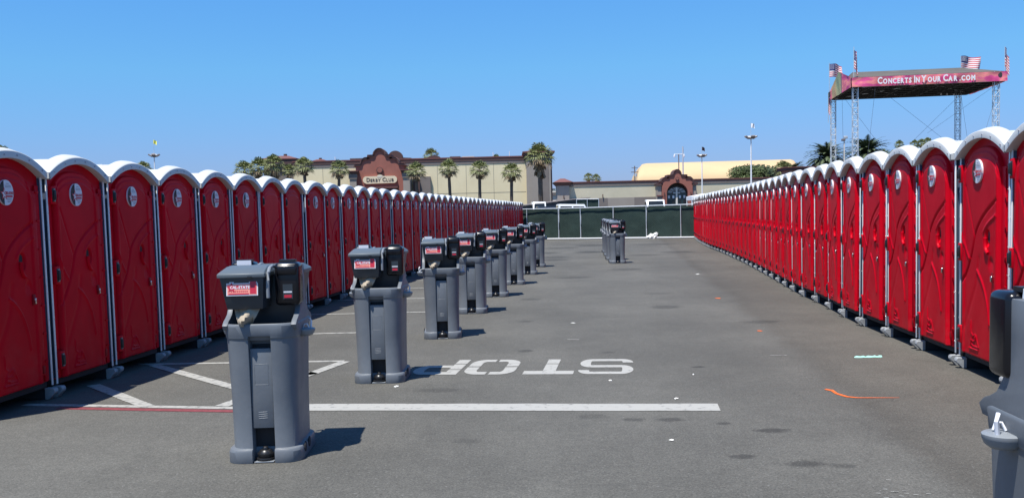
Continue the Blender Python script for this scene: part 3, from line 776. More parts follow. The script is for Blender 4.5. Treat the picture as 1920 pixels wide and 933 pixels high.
        s = MB(); s.box(.108, .248, -.220, -.19, 1.262, 1.330, 'gloss'); fin(s, 'push_cover', sd, bevel=.015, seg=4, ang=60)
        s = MB(); s.box(.150, .216, -.2085, -.2052, 1.10, 1.20, 'slate'); s.box(.158, .208, -.2105, -.2086, 1.108, 1.128, 'sticker_r'); s.box(.155, .211, -.2105, -.2086, 1.142, 1.152, 'sticker_w'); fin(s, 'soap_window', sd)
        s = MB(); s.box(.115, .215, -.049, -.0465, 1.25, 1.338, 'sticker_w'); s.box(.115, .215, -.0462, -.044, 1.30, 1.358, 'sticker_w'); s.box(.108, .222, -.10, -.0442, 1.346, 1.362, 'black'); fin(s, 'mounting_plate', sd)
        # side filler cap with tether
        s = MB(); cx, cy, cz = .262, -.06, .865
        prof = [(.010, -.040), (.045, -.034), (.062, -.020), (.068, -.004), (.070, 0), (.070, .012), (.062, .017), (.0, .018)]
        s.loft([[(cx + r_ * math.cos(2 * PI * i / 24) * (1 + (.02 if (i % 3 == 0 and 0 <= z <= .014) else 0)), cy + r_ * math.sin(2 * PI * i / 24), cz + z) for i in range(24)] for r_, z in prof if r_ > 0], 'grey2')
        s.tube([(cx - .01, cy - .01, cz + .02), (cx + .0, cy - .02, cz + .045), (cx + .02, cy - .02, cz + .048), (cx + .03, cy - .015, cz + .022)], .005, 'sticker_w', 6)
        s.tube([(cx + .035, cy + .03, cz + .01), (cx + .04, cy + .035, cz + .06), (cx + .03, cy + .02, cz + .085)], .008, 'sticker_w', 6)
        fin(s, 'filler_cap', ang=40)
        for yy in (-.17, -.02):
            s = MB(); s.cyl((.2525, yy, .075), .035, .006, 'under', 14, axis='x'); fin(s, 'lifting_hole')
    return root
sink0 = make_sink(); SK = kidmap(sink0)
GS = 'grey hand washing stations lined up between the toilet rows'
sinks = [(-1.715, 6.82, .03, 'nearest grey hand washing station, standing on the asphalt in front of the white stop bar'),
         (-1.335, 9.87, -.02, 'grey hand washing station at the left end of the painted STOP lettering'),
         (-.955, 13.22, .05, 'third grey hand washing station back in the left line, pale paper showing under its dispenser'),
         (-.67, 16.42, -.03, 'fourth grey hand washing station back in the left line'),
         (-.33, 19.55, .02, 'fifth grey hand washing station back in the left line, between fourth and sixth'),
         (.05, 22.77, .0, 'sixth grey hand washing station back in the left line'),
         (.44, 26.35, -.03, 'small seventh grey hand washing station back in the left line'),
         (.78, 29.85, .02, 'farthest grey hand washing station of the left line, nearest the green fence'),
         (3.35, 30.9, .0, 'front grey hand washing station of the far cluster in mid lane'),
         (3.47, 33.1, .05, 'second grey hand washing station of the far cluster, mostly hidden by the front one'),
         (3.68, 36.0, .0, 'third grey hand washing station of the far cluster, showing only its left side'),
         (3.90, 39.0, .04, 'rearmost grey hand washing station of the far cluster in mid lane'),
         (1.872, 3.10, -.06, 'large close grey hand washing station cut off by the right edge, black dispenser showing')]
for i, (x, y, rz, lab) in enumerate(sinks):
    o = sink0 if i == 0 else copy_tree(sink0, None, None, SK)
    o.location = (x, y, 0); o.rotation_euler = (0, 0, rz); tag(o, lab, 'hand washing station', GS)

# ------------------------------------------------------------------ green screened fence
fx0, fy0, fx1, fy1 = .55, 60.88, 10.72, 55.9
fdir = Vector((fx1 - fx0, fy1 - fy0, 0)); fl = fdir.length; fdir.normalize(); fang = math.atan2(fdir.y, fdir.x)
fence = empty('screened_fence', (fx0, fy0, 0), fang)
tag(fence, 'chain link fence with dark green windscreen closing the far end of the lane', 'fence')
def wavy(s, x0, x1, z0, z1, m, amp=.03, y=0.0, nx=40, nz=8, sag=0):
    vs = []
    for j in range(nz + 1):
        for i in range(nx + 1):
            x = x0 + (x1 - x0) * i / nx; z = z0 + (z1 - z0) * j / nz
            d = amp * (noise.noise(Vector((x * .8, z * 1.1, 3 + y))) + .5 * noise.noise(Vector((x * 3, z * 1.5, 7))))
            vs.append((x, y + d, z - sag * math.sin(PI * i / nx) * j / nz))
    s.add(vs, [(j * (nx + 1) + i, j * (nx + 1) + i + 1, (j + 1) * (nx + 1) + i + 1, (j + 1) * (nx + 1) + i) for j in range(nz) for i in range(nx)], m)
posts_x = [.53, 2.66, 4.10, 6.2, 8.25, 10.32]
edges = [0] + posts_x + [fl]
for a, b in zip(edges, edges[1:]):
    s = MB(); wavy(s, a + .01, b - .01, .10, 1.86, 'screen', .035, y=.07, nx=24, nz=10); s.build('windscreen_panel', fence, ang=180, fix=False)
for x in posts_x + [fl]:
    s = MB(); s.cyl((x, -.02, 0), .024, 1.94, 'galv', 8); s.build('post', fence)
s = MB(); s.tube([(0, -.03, 1.90), (4.1, -.03, 1.885), (fl, -.03, 1.93)], .027, 'galv', 8); s.build('top_rail', fence)
s = MB(); s.tube([(0, -.06, .05), (fl, -.06, .05)], .036, 'tent', 8); s.build('bottom_rail', fence)
# plastic bag by the fence
s = MB(); bag = bmesh.new(); bmesh.ops.create_icosphere(bag, subdivisions=3, radius=1)
for v in bag.verts:
    n_ = noise.noise(v.co * 2.1 + Vector((3, 1, 4))); v.co *= 1 + .55 * n_; v.co.x *= .30; v.co.y *= .18; v.co.z = max(-.0, (v.co.z + .55) * .16 * (1 + max(0, v.co.x) * 3.0))
me = bpy.data.meshes.new('plastic_bag'); bag.to_mesh(me); bag.free(); me.materials.append(M['bag'])
o = bpy.data.objects.new('plastic_bag', me); col.objects.link(o); o.location = (8.25, 57.0, 0)
tag(o, 'crumpled white plastic bag lying at the foot of the green fence', 'bag')
# small litter
lit = [(-1.14, 9.33, .045, 'small flat pale scrap lying beside the second hand washing station', 'M'), (.93, 9.37, .03, 'tiny white paper scrap on asphalt in front of the letter S', 'M'),
       (1.40, 8.38, .04, 'flat pale scrap just behind the right end of the white stop bar', 'M'), (1.11, 6.85, .035, 'curled white paper scrap on asphalt nearest the camera', 'M'),
       (1.78, 9.6, .02, 'tiny white speck of litter between letter S and the orange mark', 'M'), (4.70, 24.6, .11, 'pale scrap lying near the foot of the sunlit right row', 'M'), (.89, 14.36, .07, 'white scrap in mid lane beyond the STOP lettering', 'M'), (.9, 30.0 + 7, .09, 'far white speck of litter beside the far washing station cluster', 'M')]
for x, y, r_, lab, _ in lit:
    r_ *= .55
    s = MB(); n_ = 9; top = []; 
    pr = [(math.cos(2 * PI * k / n_) * r_ * random.uniform(.5, 1.25), math.sin(2 * PI * k / n_) * r_ * .6 * random.uniform(.5, 1.2)) for k in range(n_)]
    s.add([(0, 0, .016)] + [(a, b, random.uniform(.002, .012)) for a, b in pr], [(0, 1 + k, 1 + (k + 1) % n_) for k in range(n_)], 'bag')
    o = s.build('litter_scrap', fix=True); o.location = (x, y, 0); tag(o, lab, 'litter', 'litter scraps on the asphalt')
s = MB(); vs = []
for i in range(13):
    t = i / 12; x = t * .30; w_ = .012 + .020 * abs(math.sin(t * 9)) ; z = .008 + .014 * abs(math.sin(i * 1.9)); vs += [(x, -w_, .003), (x, 0, z), (x, w_, .003)]
s.add(vs, [(3 * i + a, 3 * i + a + 3, 3 * i + a + 4, 3 * i + a + 1) for i in range(12) for a in (0, 1)], 'cyan')
o = s.build('plastic_strip'); o.location = (3.68, 10.46, 0); o.rotation_euler = (0, 0, .02); tag(o, 'twisted strip of pale green plastic on asphalt by the right row', 'litter')

# ------------------------------------------------------------------ palms and trees
def fan_crown(seed, nleaf=46, rad=1.25):
    rnd = random.Random(seed); g_ = MB()
    for k in range(nleaf):
        t = k / nleaf; az = k * 2.39996 + rnd.uniform(-.2, .2)
        el = R(82 - 118 * t ** .9 + rnd.uniform(-8, 8)); m = 'leaf' if t < .86 else 'dead'
        pet = rad * rnd.uniform(.42, .55); d = Vector((math.cos(az) * math.cos(el), math.sin(az) * math.cos(el), math.sin(el)))
        sd = Vector((-math.sin(az), math.cos(az), 0)); n = d.cross(sd)
        c0 = d * .08; c1 = d * pet
        g_.add([c0 - sd * .02, c0 + sd * .02, c1 + sd * .012, c1 - sd * .012], [(0, 1, 2, 3)], m)
        ll = rad * rnd.uniform(.48, .62)
        for j in range(11):
            a = R(-78 + 156 * j / 10 + rnd.uniform(-4, 4)); q = d * math.cos(a) + sd * math.sin(a)
            L_ = ll * (1 - .22 * abs(math.sin(a))); wv = (sd * math.cos(a) - d * math.sin(a)) * .042
            mid = c1 + q * L_ * .6; tip = c1 + q * L_ + Vector((0, 0, -L_ * rnd.uniform(.25, .5)))
            g_.add([c1, mid - wv, tip, mid + wv], [(0, 1, 2, 3)], m)
    return g_
def skirt(rnd, L=.9, n=40):
    g_ = MB()
    for k in range(n):
        az = k * 2.4; z0 = -.15 - rnd.random() * L * .6; r0 = .14; c = Vector((math.cos(az) * r0, math.sin(az) * r0, z0)); sd = Vector((-math.sin(az), math.cos(az), 0)) * rnd.uniform(.08, .16)
        o_ = Vector((math.cos(az), math.sin(az), 0)) * rnd.uniform(.12, .34); dn = Vector((0, 0, -rnd.uniform(.4, .65)))
        g_.add([c - sd * .4, c + sd * .4, c + o_ + dn + sd, c + o_ * .9 + dn * 1.15, c + o_ + dn - sd], [(0, 1, 2, 3, 4)], 'dead')
    return g_
def trunk_mb(h, r0, r1, seed, m='trunk'):
    rnd = random.Random(seed); g_ = MB(); n = 12; loops = []; k = max(6, int(h / .8)); bx, by = rnd.uniform(-.25, .25), rnd.uniform(-.2, .2)
    for j in range(k + 1):
        t = j / k; r_ = r0 + (r1 - r0) * t ** .7; r_ *= 1.05 if j % 2 else .97
        loops.append([(bx * t * t + r_ * math.cos(2 * PI * i / n), by * t * t + r_ * math.sin(2 * PI * i / n), h * t) for i in range(n)])
    g_.loft(loops, m); return g_, (bx, by)
FAN = []
for sd_ in range(4):
    o = fan_crown(sd_).build('crown', smooth=False, fix=False); FAN.append(o.data); bpy.data.objects.remove(o)
SKM = []
for sd_ in range(3):
    o = skirt(random.Random(sd_)).build('skirt', smooth=False, fix=False); SKM.append(o.data); bpy.data.objects.remove(o)
def fan_palm(x, y, h, label, group, sc=1.0, seed=0, skl=1.0, r0=.26):
    root = empty('fan_palm', (x, y, 0)); tag(root, label, 'palm tree', group)
    t, (bx, by) = trunk_mb(h, r0, .15 * sc, seed); t.build('trunk', root)
    c = bpy.data.objects.new('crown', FAN[seed % 4]); col.objects.link(c); c.parent = root; c.location = (bx, by, h); c.scale = (sc,) * 3; c.rotation_euler = (0, 0, seed * 1.3)
    k = bpy.data.objects.new('leaf_skirt', SKM[seed % 3]); col.objects.link(k); k.parent = root; k.location = (bx, by, h + .1); k.scale = (sc, sc, sc * skl); k.rotation_euler = (0, 0, seed)
GP = 'fan palms in front of the long cream building'
for i, (x, y, top, lab, sc) in enumerate([(-29.1, 140, 10.7, 'leftmost fan palm standing against the cream wall of the building', 1.4), (-24.5, 140, 10.1, 'fan palm just left of the terracotta gable', 1.35),
        (-13.2, 140, 9.6, 'fan palm just right of the terracotta gable', 1.4), (-8.5, 140, 9.85, 'fan palm at the middle of the cream wall, first of three evenly spaced', 1.38),
        (-4.3, 140, 9.6, 'fan palm at the middle of the cream wall, second of three evenly spaced', 1.36), (.2, 140, 9.2, 'fan palm near the right end of the cream wall, left of the corner pier', 1.4)]):
    fan_palm(x, y, top - 1.2 * sc, lab, GP, sc, i + 1, .8)
fan_palm(4.05, 128, 8.9, 'tallest fan palm, in front of the taupe corner pier of the cream building', 'tall fan palm', 1.8, 7, 1.3, .36)
for i, (x, y, top, lab) in enumerate([(-39.1, 145, 10.6, 'left one of the three dense palms left of the cream building'), (-36.5, 143, 10.9, 'middle one of the three dense palms left of the cream building'), (-33.7, 141, 11.2, 'right one of the three dense palms left of the cream building, tallest')]):
    fan_palm(x, y, top - 1.75, lab, 'dense palms left of the cream building', 1.5, i + 11, 1.8, .34)
    fan_palm(x + 1.1, y + 3, top - 2.6, 'lower fan palm crown tucked behind the %s dense palm' % ('left', 'middle', 'right')[i], 'lower palms behind', 1.05, i + 21, 1.6, .3)
for x, y, top, lab, sc, sd_ in ((-14.8, 190, 14.8, 'fan palm crown rising behind the roof edge near the terracotta gable', 1.5, 31), (-2.4, 200, 13.9, 'small fan palm tip showing over the roof right of the rooftop boxes', 1.1, 32),
        (20.9, 260, 12.1, 'tiny distant fan palm over the low wall, left of a pair', 1.25, 33), (23.05, 260, 11.8, 'tiny distant fan palm over the low wall, right of a pair', 1.25, 34), (-74.5, 200, 14.3, 'distant palm tip above the left toilet roofs by the floodlight with yellow flag', 1.6, 35),
        (-46.4, 90, 9.1, 'dark palm tip at the far left edge above the first toilet roof', .8, 40),
        (95.6, 240, 17.4, 'small distant fan palm standing alone between the stage cables', 1.15, 36), (99.0, 240, 17.4, 'left of three clustered small distant fan palms beneath the stage', 1.2, 37), (100.8, 240, 17.6, 'middle of three clustered small distant fan palms beneath the stage', 1.15, 38),
        (102.5, 240, 17.9, 'right of three clustered small distant fan palms beneath the stage', 1.1, 39), (115, 240, 18.7, 'small distant fan palm tip beside the front right stage tower', 1.3, 40), (33.8, 121, 7.5, 'fan palm crown standing over a brown ledge in front of the yellow roof', 1.05, 41),
        (68.3, 180, 12.0, 'distant palm tip between the big date palm and the lone fan palm', 1.3, 42), (70.9, 180, 11.8, 'distant palm tip just left of the lone fan palm', 1.2, 43)):
    fan_palm(x, y, top - 1.15 * sc, lab, 'distant fan palms', sc, sd_, 1.0)

def feather_crown(seed, n=150, L=3.2):
    rnd = random.Random(seed); g_ = MB()
    for k in range(n):
        t = k / n; az = k * 2.39996; el = R(84 - 112 * t + rnd.uniform(-6, 6)); ll = L * rnd.uniform(.85, 1.08)
        h = Vector((math.cos(az), math.sin(az), 0)); sd = Vector((-math.sin(az), math.cos(az), 0)); p = Vector((0, 0, 0)); e = el; pts = [p]; ds = []
        for j in range(9):
            d = h * math.cos(e) + Vector((0, 0, math.sin(e))); ds.append(d); p = p + d * ll / 9; pts.append(p); e -= R(9.5)
        for j in range(9):
            w_ = .018 * (1 - j / 10); g_.add([pts[j] - sd * w_, pts[j] + sd * w_, pts[j + 1] + sd * w_, pts[j + 1] - sd * w_], [(0, 1, 2, 3)], 'leaf_d')
        for j in range(2, 27):
            q = j / 27 * 9; i = int(q); f = q - i; c = pts[i].lerp(pts[i + 1], f); d = ds[i]; fl_ = ll * .17 * math.sin(PI * min(1, (j / 27) * .85 + .15)) + .05
            for s_ in (-1, 1):
                v = (sd * s_ * .75 + d * .65 + Vector((0, 0, .12 - .25 * rnd.random()))).normalized() * fl_
                g_.add([c - d * .075, c + d * .075, c + v], [(0, 1, 2)], 'leaf_d')
    return g_
FC = []
for sd_ in (1, 2):
    o = feather_crown(sd_).build('crown', smooth=False, fix=False); FC.append(o.data); bpy.data.objects.remove(o)
def date_palm(x, y, h, sc, lab, seed, r0=.5):
    root = empty('date_palm', (x, y, 0)); tag(root, lab, 'palm tree', 'date palms behind the stage')
    t, (bx, by) = trunk_mb(h, r0, .42, seed); t.build('trunk', root)
    c = bpy.data.objects.new('crown', FC[seed % 2]); col.objects.link(c); c.parent = root; c.location = (bx, by, h); c.scale = (sc,) * 3; c.rotation_euler = (0, 0, seed)
date_palm(42.4, 130, 7.6, 1.12, 'large date palm with arching fronds behind the left stage tower', 1)
date_palm(47.3, 130, 8.0, 1.22, 'largest date palm, its fronds spreading right of the front stage tower', 2)
date_palm(41.0, 142, 6.0, 1.0, 'lower dark date palm left of the big date palms', 3)
date_palm(44.5, 146, 5.6, 1.0, 'half hidden date palm between the two big date palms', 4)
date_palm(38.9, 140, 5.6, .9, 'leftmost low date palm beside the end of the yellow roof', 5)

def leafy(name, loc, rx, ry, rz_, n, m, lab, cat, group, seed, leaf=.22, lobes=9, th=1.5):
    rnd = random.Random(seed); root = empty(name, loc); tag(root, lab, cat, group); s = MB(); cs = []
    for k in range(lobes):
        a = rnd.uniform(0, 2 * PI); q = rnd.uniform(.2, .75); cs.append((Vector((math.cos(a) * q * rx, math.sin(a) * q * ry, rz_ * rnd.uniform(-.25, .5))), rnd.uniform(.32, .5)))
    for k in range(n):
        c, q = rnd.choice(cs); d = Vector((rnd.gauss(0, 1), rnd.gauss(0, 1), rnd.gauss(0, 1))).normalized() * rnd.random() ** .35 * q
        p = c + Vector((d.x * rx, d.y * ry, d.z * rz_ * 1.1)); a = Vector((rnd.gauss(0, 1), rnd.gauss(0, 1), rnd.gauss(0, 1))).normalized(); b = a.orthogonal().normalized(); l_ = leaf * rnd.uniform(.6, 1.3)
        s.add([p - a * l_ * .5, p + b * l_ * .28, p + a * l_ * .5, p - b * l_ * .28], [(0, 1, 2, 3)], m)
    s.v = [(x, y, z + th) for x, y, z in s.v]; s.build('crown', root, smooth=False, fix=False)
    s = MB(); s.tube([(0, 0, 0), (.05, 0, th * .6), (.0, 0, th)], .16, 'trunk', 8, .09)
    for c, q in cs: s.tube([(0, 0, th * .6), (c.x * .5, c.y * .5, th + c.z * .4), (c.x, c.y, th + c.z)], .06, 'trunk', 5, .02)
    s.build('trunk', root)
leafy('broad_tree', (28.9, 119.5, 3.2 - 3.2), 2.9, 2.2, 1.5, 5200, 'bush', 'rounded dark green tree showing over the low cream wall', 'tree', 'broad leaved trees', 5, .26, 14, 5.4)
for i, (x, y, z, r_) in enumerate([(36.9, 150, 7.0, 3.2), (40.5, 152, 6.6, 3.4), (46, 150, 6.2, 3.6), (52, 150, 5.4, 3.6), (57, 152, 5.2, 3.4)]):
    leafy('broad_tree', (x, y, 0), r_, 2.5, 1.9, 2600, 'leaf_d', ['dark tree beside the right end of the yellow roof', 'dark tree just left of the big date palms', 'dark tree between the two stage towers', 'dark tree right of the biggest date palm', 'low dark tree behind the right row, right of the date palms'][i], 'tree', 'broad leaved trees', 20 + i, .42, 9, z - .4)
leafy('broad_tree', (14.6, 330, 0), 3.2, 2, 2.6, 900, 'leaf_d', 'tiny far tree in the gap between the two cream buildings', 'tree', 'broad leaved trees', 60, .7, 6, 7.8)

# ------------------------------------------------------------------ buildings
def mission(cx, W, z0, hs, n=10):
    """outline of a mission style parapet, half profile mirrored. hs: list of (x fraction, z)"""
    half = hs
    return [(cx + x * W, z) for x, z in half] + [(cx - x * W, z) for x, z in reversed(half)]
def arc_pts(cx, cz, rx, rz_, a0, a1, n=8): return [(cx + rx * math.cos(R(a0 + (a1 - a0) * i / n)), cz + rz_ * math.sin(R(a0 + (a1 - a0) * i / n))) for i in range(n + 1)]

# --- long two storey building
B = empty('long_building', (0, 150, 0)); tag(B, 'long two storey cream stucco building with terracotta mission gable and sign', 'building')
s = MB(); s.box(-33.0, 2.6, 0, 34, 0, 9.35, 'cream'); s.box(-33.02, 2.62, -.06, 34.1, 9.35, 9.75, 'taupe2'); s.build('wall', B)
s = MB()
for x in (-28.5, -11, -6.6, -2.4): s.box(x - .03, x + .03, -.012, -.002, 2.2, 9.3, 'seam')
s.box(-16, 2.5, -.012, -.004, 4.9, 4.98, 'seam'); s.box(-33, 2.5, -.03, -.013, 0, 1.9, 'taupe'); s.build('wall_joints', B)
s = MB(); s.box(-33.05, 2.6, -.10, 34.3, 9.75, 10.22, 'cap'); s.box(-33.1, 2.6, -.15, 34.4, 10.22, 10.42, 'tile'); s.build('cornice', B)
s = MB(); s.box(-37.6, -33.02, .6, 30, 0, 10.0, 'taupe2'); s.box(-38.0, -32.6, .1, 30.5, 10.0, 10.75, 'cap'); s.box(-38.1, -32.5, 0, 30.6, 10.75, 10.9, 'tile')
s.loft([[(-38.1, 0, 10.9), (-32.5, 0, 10.9), (-32.5, 10, 10.9), (-38.1, 10, 10.9)], [(-36, 4.2, 11.55), (-34.6, 4.2, 11.55), (-34.6, 5.4, 11.55), (-36, 5.4, 11.55)]], 'tile'); s.cyl((-35.2, 4.8, 11.5), .28, .35, 'cap', 8); s.build('corner_wing', B)
s = MB(); s.loft([[(-33.2, 8, 10.42), (-28.5, 8, 10.42), (-28.5, 14, 10.42), (-33.2, 14, 10.42)], [(-31.4, 10.5, 11.25), (-30.4, 10.5, 11.25), (-30.4, 11.5, 11.25), (-31.4, 11.5, 11.25)]], 'tile'); s.cyl((-30.9, 11, 11.2), .25, .3, 'cap', 8); s.build('hip_roof', B)
# corner pier
s = MB(); s.box(2.6, 6.3, -1.2, 8, 0, 10.2, 'taupe'); s.box(4.75, 6.0, -1.24, -1.2, 1.9, 9.9, 'taupe2'); s.box(3.25, 4.55, -1.26, -1.2, 2.4, 9.4, 'taupe'); s.box(2.45, 4.7, -1.4, -1.2, 1.9, 2.15, 'taupe'); s.box(2.62, 4.6, -1.30, -1.2, .0, 1.9, 'terra')
s.box(6.3, 6.5, -1.0, 8, 0, 10.2, 'cap'); s.build('corner_pier', B, bevel=.02, seg=1)
s = MB(); s.loft([[(2.55, -1.3, 9.95), (6.4, -1.3, 9.95), (6.4, 8, 9.95), (2.55, 8, 9.95)], [(2.2, -1.5, 10.75), (6.8, -1.5, 10.75), (6.8, 8.3, 10.75), (2.2, 8.3, 10.75)]], 'cap'); s.box(2.05, 6.95, -1.6, 8.4, 10.75, 10.95, 'tile')
s.loft([[(2.05, -1.6, 10.95), (6.95, -1.6, 10.95), (6.95, 8.4, 10.95), (2.05, 8.4, 10.95)], [(4.3, 1, 11.35), (4.6, 1, 11.35), (4.6, 4, 11.35), (4.3, 4, 11.35)]], 'tile'); s.build('pier_cornice', B)
# gable
gx = -19.45
prof = [(4.05, 7.2), (4.05, 8.95), (4.35, 9.0), (4.35, 9.25), (3.35, 9.35)] 
half = [(0, 11.63)] + arc_pts(0, 10.97, .74, .66, 80, 12, 6) + [(.76, 10.95), (.84, 10.76), (1.0, 10.66), (1.78, 10.64), (1.80, 10.58), (1.50, 10.50), (1.47, 10.36), (1.62, 10.32)] + arc_pts(2.0, 9.66, .74, .66, 90, 12, 6) + [(2.74, 9.62), (2.80, 9.42), (2.95, 9.32), (3.70, 9.30), (3.70, 9.24), (3.62, 9.2), (3.62, 0)]
outl = [(gx - x, z) for x, z in reversed(half)] + [(gx + x, z) for x, z in half[1:]]
outl = outl[::-1]      # ccw seen from -y
s = MB(); s.prism(outl, -2.4, .3, 'terra'); s.build('gable', B)
def cornice_along(path, y0, y1, th, m):
    mb = MB(); loops = []
    for i, (a, b) in enumerate(path):
        p = Vector(path[max(i - 1, 0)]); q = Vector(path[min(i + 1, len(path) - 1)]); t = (q - p).normalized(); n_ = Vector((-t.y, t.x))
        c = Vector((a + n_.x * th, b + n_.y * th)); loops.append([(a, y0, b), (c.x, y0, c.y), (c.x, y1, c.y), (a, y1, b)])
    mb.loft(loops, m); return mb
hp = [h for h in half if h[1] > 9.22]
path = [(gx - x, z) for x, z in reversed(hp)] + [(gx + x, z) for x, z in hp[1:]]
mb = cornice_along(path, -2.60, .35, .26, 'cap'); mb.build('gable_cornice', B)
mb = cornice_along([(x, z + .272) for x, z in path], -2.66, .36, .05, 'tile'); mb.build('gable_cap_tiles', B)
s = MB(); s.loft([[(gx + .55 * math.cos(a), -2.4 - d_, 8.6 + .55 * math.sin(a)) for a in [2 * PI * i / 20 for i in range(20)]] for d_ in (0, .18)], 'terra', False, True)
s.cyl((gx, -2.40, 8.6), .50, .30, 'cap', 20, axis='y'); s.cyl((gx, -2.65, 8.62), .38, .12, 'terra', 20, axis='y'); s.build('medallion', B)
for sx_ in (-1, 1):
    s = MB(); xx = gx + sx_ * 4.0; s.box(xx - .5, xx + .5, -3.0, 0, 0, 7.4, 'taupe'); s.box(xx - .62, xx + .62, -3.12, 0, 7.4, 8.1, 'taupe2'); s.loft([[(xx - .62, -3.12, 8.1), (xx + .62, -3.12, 8.1), (xx + .62, 0, 8.1), (xx - .62, 0, 8.1)], [(xx - .85, -3.35, 8.5), (xx + .85, -3.35, 8.5), (xx + .85, 0, 8.5), (xx - .85, 0, 8.5)]], 'cap'); s.box(xx - .88, xx + .88, -3.4, 0, 8.5, 8.62, 'tile')
    s.build('gable_column', B)
s = MB(); s.box(gx - 2.7, gx + 2.7, -3.4, -2.4, 5.9, 6.15, 'tile'); s.box(gx - 2.5, gx + 2.5, -3.3, -2.4, 3.0, 5.9, 'cap'); s.build('entrance_canopy', B)
s = MB()
sg = [(gx - 2.0, 6.62)] + arc_pts(gx - 1.95, 7.2, .62, .56, 250, 110, 8) + [(gx - .5, 7.74)] + arc_pts(gx, 7.74, .42, .24, 180, 0, 6) + [(gx + .5, 7.74)] + arc_pts(gx + 1.95, 7.2, .62, .56, 70, -70, 8)
s.prism(sg[::-1], -2.72, -2.4, 'sign'); board = s.build('sign_board', B)
s = MB(); rot0 = Matrix.Identity(4)
w_ = smallcaps(s, ['Derby', 'Club'], .98, 'signink', Vector((gx - 2.05, -2.735, 6.88)), fit=4.1, kz=.85, ratio=.74, bold=.022, ext=.012, rot=rot0, gap=.16)
s.loft([[(gx - .42, -2.735, 7.62), (gx - .2, -2.735, 7.74), (gx, -2.735, 7.70), (gx + .16, -2.735, 7.82), (gx + .42, -2.735, 7.62), (gx, -2.735, 7.58)], [(gx - .42, -2.75, 7.62), (gx - .2, -2.75, 7.74), (gx, -2.75, 7.70), (gx + .16, -2.75, 7.82), (gx + .42, -2.75, 7.62), (gx, -2.75, 7.58)]], 'palewall')
s.build('sign_lettering', board, smooth=False)
# second gable glimpsed behind
s = MB(); s.prism((arc_pts(gx + 1.75, 10.8, 1.15, 1.05, 0, 180, 12))[::-1] + [(gx + 2.9, 9.8), (gx + .6, 9.8)], 3.0, 4.0, 'cap'); s.build('rear_gable', B)
s = MB(); s.prism((arc_pts(gx + 7.6, 10.35, 1.25, .75, 0, 180, 12))[::-1] + [(gx + 8.85, 9.8), (gx + 6.35, 9.8)], 5.0, 6.0, 'cap'); s.build('rear_gable', B)
s = MB(); s.prism([(gx + 1.0, 9.8), (gx + 4.1, 9.8), (gx + 4.1, 10.75), (gx + 1.0, 10.95)], 4.1, 6, 'cap'); s.build('rear_parapet', B)
s = MB(); s.box(gx + 4.8, gx + 5.8, -.9, 0, 0, 7.0, 'cap'); s.box(gx + 5.8, gx + 7.4, -.5, 0, 0, 7.6, 'taupe2'); s.build('side_recess', B)
for i, (x, y, z, w_, d_, h_) in enumerate([(-26.2, 12, 10.42, 1.9, 2, .95), (-23.3, 12, 10.42, 1.9, 2, 1.0), (-9.6, 10, 10.42, 1.6, 2, .75), (-7.6, 10, 10.42, 1.9, 2, .70)]):
    s = MB(); s.box(x, x + w_, y, y + d_, z, z + h_, 'hvac'); s.box(x - .05, x + w_ + .05, y - .05, y + d_ + .05, z + h_ - .1, z + h_, 'palewall' if i % 2 else 'hvac')
    for k in range(5): s.box(x + .15 + k * .3, x + .27 + k * .3, y - .03, y - .005, z + .1, z + h_ - .2, 'cap')
    s.build('rooftop_unit', B)
for i, (x, h_) in enumerate([(-27.6, .9), (-1.0 - 1.5, 1.0), (1.3 - 1.2, 1.1), (2.2, .8)]):
    s = MB(); s.cyl((x, 6, 10.42), .05, h_, 'tent', 6); s.build('roof_mast', B)

# --- low building with arched doorway
B = empty('low_building', (0, 115, 0)); tag(B, 'low cream stucco hall with arched doorway beneath a terracotta gable', 'building')
s = MB(); s.box(6.9, 36.0, 0, 22, 0, 4.62, 'cream2'); s.box(6.9, 36.0, -.06, 22, 4.62, 4.9, 'taupe2'); s.build('wall', B)
s = MB(); s.box(6.9, 36.2, -.09, 22.2, 4.9, 5.06, 'cap'); s.box(6.9, 36.3, -.12, 22.3, 5.06, 5.18, 'tile'); s.build('cornice', B)
s = MB()
for a, b, m in ((6.9, 10.3, 'taupe'), (10.3, 11.5, 'taupe2'), (11.5, 14.6, 'taupe'), (14.6, 17.1, 'taupe2'), (21.5, 36, 'taupe')): s.box(a, b, -.03, -.003, 0, 3.22, m)
s.box(17.6, 21.2, .02, .03, 4.0, 4.1, 'seam'); s.build('painted_dado', B)
s = MB(); s.box(5.55, 6.95, -.5, 3, 0, 4.75, 'taupe'); s.loft([[(5.55, -.5, 4.75), (6.95, -.5, 4.75), (6.95, 3, 4.75), (5.55, 3, 4.75)], [(5.15, -.9, 5.15), (7.35, -.9, 5.15), (7.35, 3.3, 5.15), (5.15, 3.3, 5.15)]], 'cap')
s.loft([[(5.1, -.95, 5.16), (7.4, -.95, 5.16), (7.4, 3.4, 5.16), (5.1, 3.4, 5.16)], [(6.0, .6, 5.62), (6.5, .6, 5.62), (6.5, 1.6, 5.62), (6.0, 1.6, 5.62)]], 'tile'); s.build('corner_tower', B)
gx = 19.35
half = [(0, 6.12)] + arc_pts(0, 5.75, .36, .37, 80, 12, 5) + [(.37, 5.73), (.42, 5.58), (.52, 5.50), (1.14, 5.48), (1.15, 5.42), (.92, 5.38), (.92, 5.30), (1.0, 5.26)] + arc_pts(1.32, 4.93, .42, .34, 90, 12, 5) + [(1.76, 4.88), (1.76, 0)]
